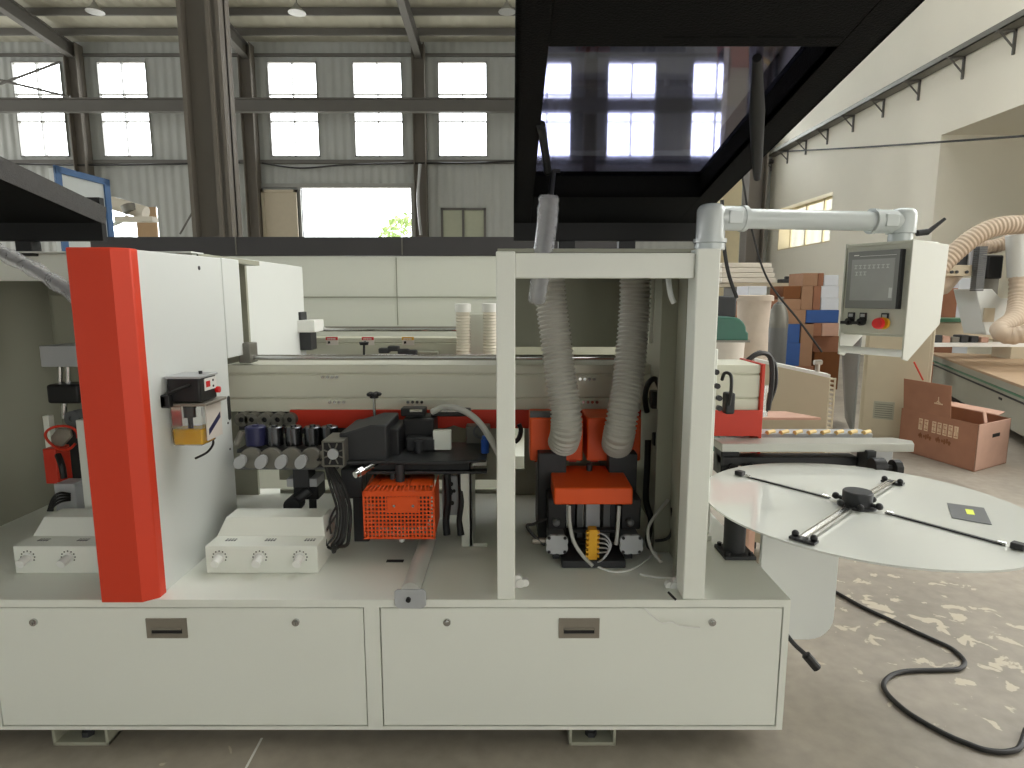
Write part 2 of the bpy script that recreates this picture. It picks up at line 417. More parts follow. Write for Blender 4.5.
while y > 8:
    z = roofz(y)
    struct('trim_%d' % k, MB().box(XL, XR, y-0.04, y+0.04, z-0.22, z-0.01), 'beamst', smooth=False); k += 1; y -= 1.15
colx = [-14.67, -8.9, -3.13, 2.64, 8.4]
def hcol(mb, x, y, w, d, z0, z1, t=0.03):
    mb.box(x-w/2, x-w/2+t, y-d/2, y+d/2, z0, z1).box(x+w/2-t, x+w/2, y-d/2, y+d/2, z0, z1).box(x-w/2, x+w/2, y-t/2, y+t/2, z0, z1)
    return mb
for i, x in enumerate(colx):
    mb = hcol(MB(), x, 21.75, 0.42, 0.4, 0, roofz(21.7)-0.2)
    struct('column_%d' % (i+1), mb, 'column', smooth=False)
    mb = MB(); ya, yb = 21.9, 2.0
    for (da, db, w) in ((-0.24, -0.20, 0.22), (-0.62, -0.20, 0.02), (-0.66, -0.62, 0.22)):
        mb.prism([(ya, roofz(ya)+da), (yb, roofz(yb)+da), (yb, roofz(yb)+db), (ya, roofz(ya)+db)], x-w/2, x+w/2, 'X')
    struct('beam_%d' % (i+1), mb, 'beamst', smooth=False)
# crane rail beam across the bay
mb = MB().box(XL, XR, 20.40, 20.60, 7.68, 7.72).box(XL, XR, 20.48, 20.52, 7.32, 7.72).box(XL, XR, 20.40, 20.60, 7.30, 7.34)
struct('beam_20', mb, 'beamst', smooth=False)
# near column
mb = hcol(MB(), -3.76, 8.0, 0.50, 0.30, 0, roofz(8)-0.1, 0.045)
mb.box(-3.66, -3.61, 7.82, 7.87, 0, roofz(8)-0.1)
struct('column_20', mb, 'column', smooth=False)
# column near the right-hand wall
a = PY(753, 220, 15.0)
struct('column_21', hcol(MB(), a.x, 15.0, 0.42, 0.4, 0, roofz(15)-0.1), 'column', smooth=False)
# pale upright strip beside it
a = PY(728, 225, 16.5)
struct('column_22', MB().box(a.x-0.25, a.x+0.25, 16.3, 16.7, 0, roofz(16)-0.1), 'cream', smooth=False)  # the pale upright strip
# diagonal braces on the far bay
for i, (p, q) in enumerate((((0, 80), (70, 97)), ((0, 84), (60, 62)))):
    a = PY(*p, 20.9); b_ = PY(*q, 20.9)
    struct('trim_%d' % (30+i), MB().cyl(a, b_, 0.04, n=8), 'beamst')
a = PY(180, 234, 12); b_ = PY(212, 178, 12)
struct('trim_33', MB().cyl(a, b_, 0.018, n=8), 'beamst')
# ================================================================== EDGE BANDING MACHINE
D = 1.85; ZT = 0.529; ZB = 0.067
XE = 0.901
mach = thing('edge_banding_machine', 'long cream edge banding machine with open bays, orange pillar and raised black covers', 'woodworking machine', (-0.6, 2.4, 0))
# base box with framed front
mb = MB().box(-2.6, XE, D+0.018, 3.0, ZB, ZT-0.004)
pz0, pz1 = 0.079, 0.503
pan = [(-2.55, -1.71), (-1.70, -0.479), (-0.430, 0.880)]
mb2 = MB().box(-2.6, XE, D, D+0.018, pz1, ZT-0.004).box(-2.6, XE, D, D+0.018, ZB, pz0)
for a, b_ in ((-2.6, pan[1][0]), (pan[1][1], pan[2][0]), (pan[2][1], XE)):
    mb2.box(a, b_, D, D+0.018, pz0, pz1)
mb2.box(-2.6, XE, D, 3.0, ZT-0.004, ZT)
mb2.v += []; base = MB(); base.add(mb.v, mb.f); base.add(mb2.v, mb2.f)
base.build('base', M['paint'], mach)
for i, (a, b_) in enumerate(pan[1:]):
    g = 0.004
    dr = B('access_panel', (a+g, b_-g, D+0.001, D+0.016, pz0+g, pz1-g), M['paint'], mach, bevel=0.0015)
    hx = -1.122 if i == 0 else 0.218
    hz = PY(0, 628, D).z
    w, h = 0.066, 0.034
    mb = MB().box(hx-w, hx+w, D-0.003, D+0.002, hz-h, hz-h+0.016).box(hx-w, hx+w, D-0.003, D+0.002, hz+h-0.034, hz+h)
    mb.box(hx-w, hx-w+0.016, D-0.003, D+0.002, hz-h+0.016, hz+h-0.034).box(hx+w-0.016, hx+w, D-0.003, D+0.002, hz-h+0.016, hz+h-0.034)
    mb.cyl((hx-w+0.018, D-0.004, hz-0.001), (hx+w-0.018, D-0.004, hz-0.001), 0.004, n=10)
    hd = mb.build('handle', M['chrome'], dr); hd['label'] = 'recessed chrome pull handle'
    B('handle_recess', (hx-w+0.01, hx+w-0.01, D-0.0008, D+0.001, hz-h+0.01, hz+h-0.02), M['black'], dr)
    for lx in ((34, 296) if i == 0 else (447, 712)):
        p = PY(lx, 622, D)
        mb = MB().cyl((p.x, D+0.002, p.z), (p.x, D-0.006, p.z), 0.012, n=20).cyl((p.x, D-0.006, p.z), (p.x, D-0.009, p.z), 0.007, n=6)
        mb.box(p.x-0.002, p.x+0.002, D-0.012, D-0.006, p.z-0.006, p.z+0.006)
        l = mb.build('lock', M['steel'], dr); l['label'] = 'small chrome cam lock'
for px0, px1 in ((52, 108), (569, 616)):
    a = PY(px0, 738, D+0.01).x; b_ = PY(px1, 738, D+0.01).x
    mb = MB().box(a, b_, D+0.01, D+0.12, 0, 0.012).box(a, a+0.01, D+0.01, D+0.12, 0, ZB).box(b_-0.01, b_, D+0.01, D+0.12, 0, ZB)
    mb.box(a, b_, D+0.10, D+0.12, 0, ZB)
    ft = mb.build('foot', M['paintg'], mach, bevel=0.002)
    MB().cyl(((a+b_)/2, D+0.05, 0.012), ((a+b_)/2, D+0.05, ZB), 0.011, n=12).cyl(((a+b_)/2, D+0.05, 0.012), ((a+b_)/2, D+0.05, 0.03), 0.02, n=6).build('levelling_bolt', M['dark'], ft)
for px0 in (-2.1,):
    pass
# side partition (white) and red pillar
SX = -1.150
side = MB().prism([(1.885, ZT), (2.455, ZT), (2.455, 1.648), (1.885, 1.64)], SX-0.03, SX, 'X').build('side_panel', M['paint2'], mach, bevel=0.003)
MB().prism([(2.462, 1.25), (2.615, 1.25), (2.615, 1.65), (2.462, 1.65)], SX-0.03, SX, 'X').build('side_panel_extension', M['paint2'], mach, bevel=0.003)
mb = MB(); # oval slot and bolt holes in the side panel
def slot_x(x, yc, zc, ry, rz, n=16):
    pr = []
    for k in range(n):
        a = 2*math.pi*k/n; pr.append((yc+ry*math.cos(a), zc+(rz-ry)*(1 if math.sin(a) > 0 else -1)+ry*math.sin(a)))
    return pr
p = PX(229, 408, SX); mb.prism(slot_x(0, p.y, p.z, 0.013, 0.05), SX-0.002, SX+0.001, 'X')
for q in ((199, 268), (228, 423), (230, 449)):
    p = PX(q[0], q[1], SX); mb.cyl((SX-0.002, p.y, p.z), (SX+0.0012, p.y, p.z), 0.008 if q[1] < 300 else 0.005, n=12)
mb.build('panel_hole', M['black'], side)
rz = 1.642
rp = MB().prism([(-1.313, 1.90), (-1.313, 1.83), (-1.182, 1.83), (-1.142, 1.862), (-1.142, 1.90)], ZT, rz, 'Z').build('pillar_cover', M['red'], mach, bevel=0.004)
rp['label'] = 'orange red pillar with a bevelled edge'
# inner walls and roof of the bays (thin sheet metal), with one added light-blocking sheet
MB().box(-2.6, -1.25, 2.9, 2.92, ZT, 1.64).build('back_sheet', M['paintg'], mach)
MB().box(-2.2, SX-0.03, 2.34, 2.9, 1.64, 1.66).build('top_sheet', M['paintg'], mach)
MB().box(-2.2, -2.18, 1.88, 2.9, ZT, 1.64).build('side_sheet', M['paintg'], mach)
MB().box(-0.040, -0.030, 2.02, 2.60, ZT, 0.99).build('light_block_sheet', M['paintg'], mach)  # unseen sheet added to block side light from the middle bay
MB().box(-2.2, SX-0.03, 2.30, 2.33, 1.555, 1.655).build('top_rail', M['paint'], mach, bevel=0.003)
# beam sheet behind the lower tools with gaps
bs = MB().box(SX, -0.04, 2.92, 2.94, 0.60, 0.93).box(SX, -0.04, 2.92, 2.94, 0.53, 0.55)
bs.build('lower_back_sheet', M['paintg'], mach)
# right compartment shell
cx0, cx1 = -0.045, 0.625
MB().box(-0.048, 0.010, D+0.002, D+0.07, ZT, 1.632).build('front_post', M['paint'], mach, bevel=0.004)
MB().box(0.552, 0.622, D+0.002, D+0.09, ZT, 1.64).build('front_post', M['paint'], mach, bevel=0.004)
MB().box(0.010, 0.552, D+0.02, D+0.05, 1.553, 1.628).build('top_rail', M['paint'], mach, bevel=0.003)
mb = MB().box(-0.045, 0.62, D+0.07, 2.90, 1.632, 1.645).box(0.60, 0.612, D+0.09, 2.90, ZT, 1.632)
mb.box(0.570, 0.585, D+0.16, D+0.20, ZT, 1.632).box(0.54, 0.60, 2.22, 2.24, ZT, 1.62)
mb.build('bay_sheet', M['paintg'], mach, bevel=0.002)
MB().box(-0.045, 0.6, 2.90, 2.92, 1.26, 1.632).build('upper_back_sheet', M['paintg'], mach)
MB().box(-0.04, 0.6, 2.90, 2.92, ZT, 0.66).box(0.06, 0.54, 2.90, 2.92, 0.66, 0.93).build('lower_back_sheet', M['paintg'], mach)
# white adjusting strip with bolts inside the bay
p = PY(655, 300, 2.6)
mb = MB().box(p.x-0.02, p.x+0.02, 2.6, 2.61, 1.30, 1.63); mb.build('bolt_strip', M['paint'], mach)
# pressure beam with grooves, running through all bays
bp = [(2.62, 1.0), (2.62, 1.055), (2.628, 1.057), (2.628, 1.063), (2.62, 1.065), (2.62, 1.16), (2.628, 1.162), (2.628, 1.168), (2.62, 1.17), (2.62, 1.205), (2.86, 1.205), (2.86, 1.0)]
beam = MB().prism(bp, -1.24, 1.075, 'X').build('pressure_beam', M['paintg'], mach, bevel=0.0015)
beam.data.materials[0] = mat('anodised_beam', rgb(206, 205, 188), 0.45, metal=0.1, var=0.02)
MB().box(1.075, 1.09, 2.605, 2.87, 0.80, 1.21).build('beam_end_plate', M['redb'], mach, bevel=0.002)['label'] = 'red end plate'
for px, py in ((330, 377), (337, 402), (415, 402), (587, 379), (590, 402)):
    p = PY(px, py, 2.618); mb = MB()
    for k in range(4): mb.cyl((p.x-0.03+k*0.02, 2.62, p.z), (p.x-0.03+k*0.02, 2.612, p.z), 0.007, n=8)
    mb.build('scale_bolt', M['steel'], beam)
z = PY(300, 357.5, 2.64).z
MB().cyl((-1.12, 2.64, z), (0.45, 2.64, z), 0.0125, n=14).build('guide_rod', M['steel'], mach)
MB().box(SX-0.02, SX+0.03, 2.60, 2.68, 1.215, 1.30).build('rod_bracket', M['alud'], mach, bevel=0.003)
p = PY(234, 352, 2.55)
# red strip below the beam
x0, x1, z0, z1 = RC(290, 410, 505, 428, 2.60)
rp2 = MB(); pr = [(x0, z1), (x0, z0)]
n = 24
xx0 = PY(430, 428, 2.6).x; xx1 = PY(478, 428, 2.6).x
pr += [(xx0-0.06, z0)]
for k in range(19):
    t = k/18; pr.append((xx0-0.06+(xx1-xx0+0.12)*t, z0+0.012-0.014*abs(math.cos(t*math.pi*3.0))))
pr += [(0.56, z0), (0.56, z1)]
o = rp2.prism(pr, 2.600, 2.612, 'Y').build('lower_plate', M['redb'], mach, bevel=0.001); o['label'] = 'red orange strip under the beam'
x0, x1, z0, z1 = RC(724, 411, 765, 436, 2.60)
MB().box(0.66, 1.085, 2.598, 2.61, z0, z1+0.003).build('lower_plate', M['redb'], mach, bevel=0.001)
# row of ring bolts left of the strip
for px in (241, 251, 264, 277, 289):
    p = PY(px, 420, 2.57)
    gw = MB().ring((p.x, 2.57, p.z), (0, 1, 0), 0.029, 0.012, 0.05).build('guide_wheel', M['alud'], mach)
    MB().cyl((p.x, 2.580, p.z), (p.x, 2.61, p.z), 0.0135, n=16).build('wheel_bore', M['black'], gw)
x0, x1, z0, z1 = RC(236, 412, 300, 429, 2.60)
MB().box(x0, x1, 2.625, 2.64, z0-0.01, z1).build('wheel_plate', M['dark'], mach)
# conveyor chain housing behind tools: dark, with openings on the light behind
for a, b_ in ((-1.1, -0.62), (-0.60, -0.42)):
    MB().box(a, b_, 2.80, 2.86, 0.86, 0.90).build('chain_guide', M['dark'], mach, bevel=0.003)
# end plate beyond the console post
mb = MB().box(0.752, 0.80, 2.36, 2.385, ZT, 1.296)
ep = mb.build('end_plate', M['paint'], mach, bevel=0.003)
for q in ((716, 372), (717, 386), (719, 398), (719, 408)):
    p = PY(q[0], q[1], 2.355); MB().cyl((p.x, 2.362, p.z), (p.x, 2.345, p.z), 0.011, n=12).build('bolt', M['black'], ep)
MB().box(0.63, 0.80, 2.33, 2.36, ZT, ZT+0.02).build('mounting_foot', M['paint'], mach, bevel=0.002)
# infeed rail beyond the disc
ir = thing('feed_rail', 'pale aluminium outfeed rail lined with small yellow rollers behind the round tray', 'roller rail', (1.25, 2.7, 0.80))
x0, x1, z0, z1 = RC(722, 444, 914, 452, 2.5)
MB().prism([(x0, 2.50), (x1, 2.50), (x1+0.03, 2.56), (x1-0.02, 2.62), (x0, 2.62)], z0, z1, 'Z').build('rail_bar', M['alu'], ir, bevel=0.002)
x0, x1, z0b, z1b = RC(722, 430, 866, 441, 2.75)
MB().box(x0, x1, 2.70, 2.80, z0, z1b-0.006).build('roller_bed', M['greyl'], ir, bevel=0.002)
n = 11
for k in range(n):
    xx = x0+0.02+(x1-x0-0.04)*k/(n-1)
    MB().cyl((xx-0.022, 2.70, z1b-0.002), (xx+0.022, 2.73, z1b-0.002), 0.010, n=10).build('roller', M['roll'], ir)
x0, x1, z0c, z1c = RC(722, 457, 858, 466, 2.55)
MB().box(x0, x1, 2.55, 2.62, z0c, z1c).build('under_bar', M['dark'], ir, bevel=0.004)
MB().box(x0, 0.98, 2.56, 2.66, z0c-0.05, z0+0.0).build('mount_block', M['black'], ir, bevel=0.004)
for q in (732, 745, 752):
    p = PY(q, 466, 2.545); MB().cyl((p.x, 2.56, p.z), (p.x, 2.54, p.z), 0.012, n=12).build('bolt', M['black'], ir)
x0, x1, z0d, z1d = RC(864, 450, 873, 474, 2.50)
MB().box(x0, x1, 2.48, 2.56, z0d, z1d).build('support_bracket', M['dark'], ir, bevel=0.002)
p = PY(876, 466, 2.44); q = PY(893, 468, 2.44)
MB().cyl(p, q, 0.012, n=12).cyl((p.x-0.02, 2.44, p.z), (p.x+0.03, 2.44, p.z), 0.035, n=16).cyl((q.x-0.005, 2.44, q.z), (q.x+0.025, 2.44, q.z), 0.036, n=10).build('clamp_knob', M['black'], ir, bevel=0.002)
x0, x1, z0e, z1e = RC(856, 450, 890, 462, 2.66)
MB().box(x0, x1, 2.64, 2.70, z0e-0.02, z1e).build('end_block', M['greyl'], ir, bevel=0.003)
# hanging guard sheet below the round tray
x0, x1, z0, z1 = RC(760, 520, 834, 640, 2.18)
zz0 = 0.205
pr = [(0.93, zz0), (0.93, 0.775), (x1, 0.775), (x1, zz0+0.09)]
for k in range(1, 7):
    a = k/6*math.pi/2; pr.append((x1-0.09+0.09*math.cos(a), zz0+0.09-0.09*math.sin(a)))
MB().prism(pr, 2.16, 2.18, 'Y').box(0.88, 0.94, 2.16, 2.18, 0.30, 0.50).build('guard_sheet', M['paint2'], mach, bevel=0.002)
# plug lead at base end
c = [PY(786, 634, 2.0), PY(795, 645, 1.98), PY(806, 655, 1.96), PY(812, 662, 1.95)]
mb = MB().tube(spline(c), 0.008, 8); mb.cyl(c[-2], PY(817, 668, 1.95), 0.016, n=10)
tag(mb.build('hanging_cable', M['cable']), 'short black cable with a plug end hanging out of the cream base end', 'cable')
MB().box(XE-0.01, XE+0.014, 2.05, 2.12, 0.20, 0.29).build('socket_block', M['black'], mach, bevel=0.003)

# ---------------- lids
zl = lambda Y: 1.765+0.175*(2.29-Y)
ang = math.atan(0.175)
def lid(name, X0, X1, opening, label, mirror=False):
    """covers swung up: u runs from the hinge towards the front"""
    Mx = Matrix.Translation((0, 2.31, zl(2.31))) @ Matrix.Rotation(-ang, 4, 'X') @ Matrix.Scale(-1, 4, (0, 1, 0))
    U = 1.75; TT = 0.075 if opening else 0.052
    t = MB(); t.m = Mx
    if opening:
        ox0, ox1, ou0, ou1 = opening
        t.box(X0, ox0, 0, U, 0, 0.02).box(ox1, X1, 0, U, 0, 0.02).box(ox0, ox1, 0, ou0, 0, 0.02).box(ox0, ox1, ou1, U, 0, 0.02)
        t.box(ox0-0.006, ox0, ou0, ou1, 0, TT).box(ox1, ox1+0.006, ou0, ou1, 0, TT).box(ox0, ox1, ou0-0.006, ou0, 0, TT).box(ox0, ox1, ou1, ou1+0.006, 0, TT)
    else:
        t.box(X0, X1, 0, U, 0.0, 0.02)
    t.box(X0, X0+0.012, 0, U, 0.0, TT).box(X1-0.012, X1, 0, U, 0.0, TT)
    fr = t.build('lid_frame', M['lid'], mach, bevel=0.002); fr['label'] = label
    t = MB(); t.m = Matrix.Identity(4)
    t.box(X0, X1, 2.29, 2.315, 1.70 if opening else 1.70, zl(2.29)+0.09)
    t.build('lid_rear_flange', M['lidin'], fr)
    t = MB(); t.m = Mx
    if opening:
        t.box(X0, ox0, 0, U, TT, TT+0.012).box(ox1, X1, 0, U, TT, TT+0.012).box(ox0, ox1, 0, ou0, TT, TT+0.012).box(ox0, ox1, ou1, U, TT, TT+0.012)
    else: t.box(X0, X1, 0, U, TT, TT+0.012).box(X1, X1+0.003, 0, U, -0.002, TT+0.012)
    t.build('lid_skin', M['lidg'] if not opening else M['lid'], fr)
    if opening:
        t = MB(); t.m = Mx; t.box(ox0-0.004, ox1+0.004, ou0-0.004, ou1+0.004, TT-0.008, TT-0.002)
        g = t.build('smoked_window', M['smokeglass'], fr, smooth=False); g['label'] = 'see-through smoked blue window'
        t = MB(); t.m = Mx
        for k in range(4): t.box(0.27+k*0.085, 0.27+k*0.085+0.07, ou1+0.028, ou1+0.032, -0.0015, 0.0)
        t.build('vent_slot', mat('slot_black', (0.0005, 0.0005, 0.0005, 1), 1.0), fr)
    return fr
def on_lid(px, py):
    d = _dir(px, py); n = Vector((0, 0.175, 1)); p0 = Vector((0, 2.29, 1.765))
    t = (p0-Vector((0, 0, H))).dot(n)/d.dot(n); return Vector((0, 0, H))+d*t
c1, c2, c3, c4 = on_lid(533, 197), on_lid(690, 197), on_lid(855, 47), on_lid(549, 47)
def uu(p): return (2.31-p.y)/math.cos(ang)
print('LID corners', c1, c2, c3, c4)
rlid = lid('lid', 0.006, 0.675, ((c1.x+c4.x)/2, (c2.x+c3.x)/2, (uu(c1)+uu(c2))/2, (uu(c3)+uu(c4))/2), 'open black cover with a smoked window')
llid = lid('lid', -3.0, -1.50, None, 'open black cover')
for X in (0.20, 0.42, -1.78, -2.2):
    MB().box(X-0.03, X+0.03, 2.27, 2.32, 1.645, 1.70).build('hinge_block', M['black'], mach, bevel=0.003)
# back rail above compartments that the hinges sit on
MB().box(-2.2, -1.16, 2.25, 2.34, 1.655, 1.66).box(0.0, 0.66, 2.25, 2.34, 1.64, 1.65).build('hinge_rail', M['paint2'], mach)
# gas struts
a = on_lid(541, 125)+Vector((0, 0, 0.0)); j = PY(548, 171, 1.95); e = PY(539, 303, 1.90)
gs = MB().cyl(a, j, 0.011, n=12).sphere(j, 0.014).cyl(j+Vector((0, 0, 0)), PY(560, 171, 1.95), 0.006, n=10).cyl(PY(553, 172, 1.95), PY(549, 212, 1.93), 0.009, n=12).cyl(PY(549, 212, 1.93), e, 0.012, n=12).build('gas_strut', M['black'], mach)
wp = spline([PY(549, 196, 1.93), PY(547, 225, 1.93), PY(543, 255, 1.92), PY(539, 285, 1.90), PY(536, 305, 1.90)], 6)
rr = [0.029, 0.033, 0.030, 0.034, 0.031, 0.033]+[0.031]*6+[0.030]*6+[0.028]*5+[0.024, 0.012]
rr = (rr+[0.012]*len(wp))[:len(wp)]
w_ = MB(); w_.tube(wp, rr, 12); 
MBw = w_.build('strut_wrap', M['film'], gs); MBw['label'] = 'crumpled clear plastic sleeve'
a = on_lid(757, 58); b_ = PY(757, 178, 1.75); m_ = PY(757, 150, 1.72)
gs2 = MB().tube([a, a.lerp(b_, 0.35), a.lerp(b_, 0.8), b_], [0.009, 0.017, 0.014, 0.009], 12).build('gas_strut', M['lidin'], mach)
gs3c = spline([PY(-30, 236, 1.95), PY(0, 252, 1.95), PY(35, 270, 1.94), PY(70, 292, 1.92), PY(95, 312, 1.92)], 6)
gs3 = MB().tube(gs3c, 0.012, 12).build('gas_strut', M['black'], mach)
MB().tube(gs3c, [0.024+0.003*math.sin(i*1.7) for i in range(len(gs3c))], 12).build('strut_wrap', M['film'], gs3)
# loose strap tail near the post
c = spline([PY(668, 272, 2.0), PY(669, 285, 1.99), PY(671, 296, 1.98), PY(674, 303, 1.98)], 5)
MB().tube(c, 0.009, 8).build('strap_tail', M['paint2'], mach)

# clover knobs at post feet
for px, py in ((520, 582), (674, 585)):
    c = PY(px, py, D+0.09); s_ = 1 if px < 600 else -1
    mb = MB()
    for k in range(3):
        a = k*2*math.pi/3 + (0.0 if s_ > 0 else math.pi)
        mb.cyl((c.x+0.017*math.cos(a), D+0.08, c.z+0.017*math.sin(a)), (c.x+0.017*math.cos(a), D+0.10, c.z+0.017*math.sin(a)), 0.014, n=14)
    mb.cyl((c.x, D+0.075, c.z), (c.x, D+0.104, c.z), 0.016, n=12)
    mb.box(c.x-0.03, c.x+0.012, D+0.088, D+0.094, ZT, c.z-0.01) if s_ > 0 else mb.box(c.x-0.012, c.x+0.02, D+0.088, D+0.094, ZT, c.z-0.01)
    mb.build('clover_knob', M['white'], mach, bevel=0.002)

# ================================================================== CONSOLE ARM AND BOX
con = thing('control_console', 'cream control box with grey touch screen hung from a pale tubular arm', 'control panel', (0.60, 1.92, 1.64))
zc = PY(800, 220, 1.98).z
E0 = Vector((0.612, 1.93, zc)); E1 = Vector((1.262, 2.03, zc))
dd = (E1-E0).normalized(); r = 0.037
MB().cyl(E0+dd*0.09, E1-dd*0.05, 0.0305, n=28).build('arm_tube', M['pipe'], con)
def elbow(c, dr, nm, zlow):
    rr_ = 0.043
    top = [(rr_, zlow-c.z), (rr_, 0.018)]
    for k in range(1, 7):
        t_ = k/6*math.pi/2; top.append((rr_-0.024*(1-math.cos(t_)), 0.018+0.024*math.sin(t_)))
    top.append((0.002, 0.043))
    mb = MB().lathe(c, top, 32)
    mb.cyl(c, c+dr*0.105, 0.0375, n=28)
    o = mb.build(nm, M['pipe'], con)
    MB().ring(c+dr*0.098, dr, 0.040, 0.031, 0.014, 28).build('elbow_collar', M['pipe'], o)
    s_ = dr.cross(Vector((0, 0, 1))).normalized()
    if s_.y > 0: s_ = -s_
    q_ = c+dr*0.060+s_*0.036
    m = MB(); m.m = Matrix(((dr.x, s_.x, 0, q_.x), (dr.y, s_.y, 0, q_.y), (0, 0, 1, q_.z), (0, 0, 0, 1)))
    m.box(-0.020, 0.026, -0.004, 0.003, -0.020, 0.020).build('elbow_cap', M['pipe'], o, bevel=0.003)
    return o, Vector((c.x, c.y, zlow))
e0, f0 = elbow(E0, dd, 'elbow', 1.668)
e1, f1 = elbow(E1, -dd, 'elbow', 1.700)
MB().ring((f0.x, f0.y, 1.662), (0, 0, 1), 0.050, 0.01, 0.012, 28).build('flange_ring', M['pipe'], con)
MB().cyl((f0.x, f0.y, 1.64), (f0.x, f0.y, 1.662), 0.046, n=28).build('base_flange', M['pipe'], con, bevel=0.003)
MB().cyl((f1.x, f1.y, 1.672), (f1.x, f1.y, 1.70), 0.036, n=24).build('swivel', M['pipe'], con, bevel=0.002)
p = f1+Vector((0.04, -0.02, 0.0))
MB().cyl(p, p+Vector((0.035, 0, 0.004)), 0.010, n=10).cyl(p+Vector((0.035, 0, 0.004)), p+Vector((0.085, 0, 0.045)), 0.008, 0.005, n=10).build('lock_lever', M['black'], con)
# box, local axes: a = along the screen face to its near edge, b = depth away
ph = math.radians(60)
NE = Vector((1.222, 1.90, 0)); ax = Vector((-math.cos(ph), math.sin(ph), 0)); bx = Vector((math.sin(ph), math.cos(ph), 0))
def bm_(a, b, z): return (NE.x+ax.x*a+bx.x*b, NE.y+ax.y*a+bx.y*b, z)
Zt = PY(905, 239, 1.9).z; Zb = PY(903, 345, 1.9).z
WB = 0.213; DB = 0.215
Mc = Matrix(((ax.x, bx.x, 0, NE.x), (ax.y, bx.y, 0, NE.y), (0, 0, 1, 0), (0, 0, 0, 1)))
def cb(*d):
    m = MB(); m.m = Mc; return m.box(*d)
Zm = Zb+0.028
cb(0.004, WB-0.004, 0.004, 0.08, Zm, Zt-0.004).build('body', M['cons'], con, bevel=0.004)
prof = [(0.0, Zt), (DB, Zt-0.008), (DB-0.01, Zb+0.06), (0.03, Zb-0.052), (0.0, Zb-0.045)]
for a0, nm in ((0.0, 'side_plate'), (WB-0.006, 'side_plate')):
    m = MB(); m.m = Mc
    pts = [(a0, q[0], q[1]) for q in prof]+[(a0+0.006, q[0], q[1]) for q in prof]
    n = len(prof); m.add(pts, [tuple(range(n)), tuple(range(2*n-1, n-1, -1))]+[(i, i+n, (i+1) % n+n, (i+1) % n) for i in range(n)])
    m.build(nm, M['cons'], con, bevel=0.0015)
cb(0.004, WB-0.004, 0.0, 0.16, Zt-0.012, Zt-0.002).build('top_plate', M['cons'], con, bevel=0.002)
cb(0.004, WB-0.004, 0.02, 0.13, Zm-0.006, Zm).build('keyboard_shelf', M['cons'], con, bevel=0.002)
MB().cyl(bm_(0.004, 0.008, Zb-0.028), bm_(WB-0.004, 0.008, Zb-0.028), 0.012, n=16).build('grab_rail', M['white'], con)
sc = MB(); sc.m = Mc
s0, s1, z0, z1 = 0.022, 0.192, PY(900, 309, 1.92).z, PY(900, 249, 1.92).z
bz = sc.box(s0, s1, -0.014, 0.006, z0, z1).build('screen_bezel', M['screenb'], con, bevel=0.002)
cb(s0-0.001, s0+0.006, -0.0145, 0.004, z0, z1).build('bezel_edge', M['black'], bz)
cb(s0+0.018, s1-0.015, -0.0155, -0.012, z0+0.026, z1-0.026).build('screen', M['screen'], bz)
random.seed(3)
mm = MB(); mm.m = Mc
for r_, n, x00 in ((0, 8, 0.030), (1, 3, 0.105)):
    for k in range(n):
        a = s0+x00+0.004+k*0.0145 if r_ == 0 else s0+x00+k*0.0135
        z = z1-0.046-0.021*r_
        mm.box(a, a+0.010, -0.0162, -0.0154, z, z+0.002).box(a+0.004, a+0.006, -0.0162, -0.0154, z-0.010, z+0.002).box(a+0.001, a+0.009, -0.0162, -0.0154, z-0.010, z-0.008)
mm.box(s0+0.02, s0+0.03, -0.0162, -0.0154, z0+0.034, z0+0.066)
mm.build('screen_text', mat('screen_glyph_grey', rgb(196, 198, 198), 0.4), bz)
mm = MB(); mm.m = Mc; mm.box(s1-0.036, s1-0.02, -0.0150, -0.0138, z1-0.014, z1-0.011).box(s0+0.016, s1-0.04, -0.0150, -0.0138, z1-0.0165, z1-0.0155)
mm.build('bezel_mark', M['white'], bz)
for a, kd in ((0.175, 0), (0.135, 0), (0.065, 1)):
    zz = z0-0.040
    f_ = cb(a-0.011, a+0.011, -0.003, 0.004, zz-0.002, zz+0.026).build('switch_plate', M['black'], con, bevel=0.001)
    cb(a-0.007, a+0.007, -0.0042, -0.002, zz+0.012, zz+0.022).build('legend_plate', M['greyl'], f_)
    m = MB(); m.m = Mc
    if kd == 0:
        m.cyl((a, 0.0, zz-0.004), (a, -0.018, zz-0.004), 0.012, n=16); m.box(a-0.004, a+0.020, -0.028, -0.014, zz-0.012, zz-0.002)
        m.build('selector_switch', M['black'], con, bevel=0.001)
    else:
        m.cyl((a, 0.0, zz-0.006), (a, -0.012, zz-0.006), 0.019, n=24); m.build('switch_collar', M['yellow'], con, bevel=0.001)
        m = MB(); m.m = Mc; m.cyl((a+0.002, -0.012, zz-0.006), (a+0.002, -0.03, zz-0.006), 0.011, n=20).cyl((a+0.002, -0.026, zz-0.006), (a+0.002, -0.040, zz-0.006), 0.019, 0.016, n=24)
        m.build('emergency_button', M['redlamp'], con, bevel=0.001)['label'] = 'red mushroom stop button'

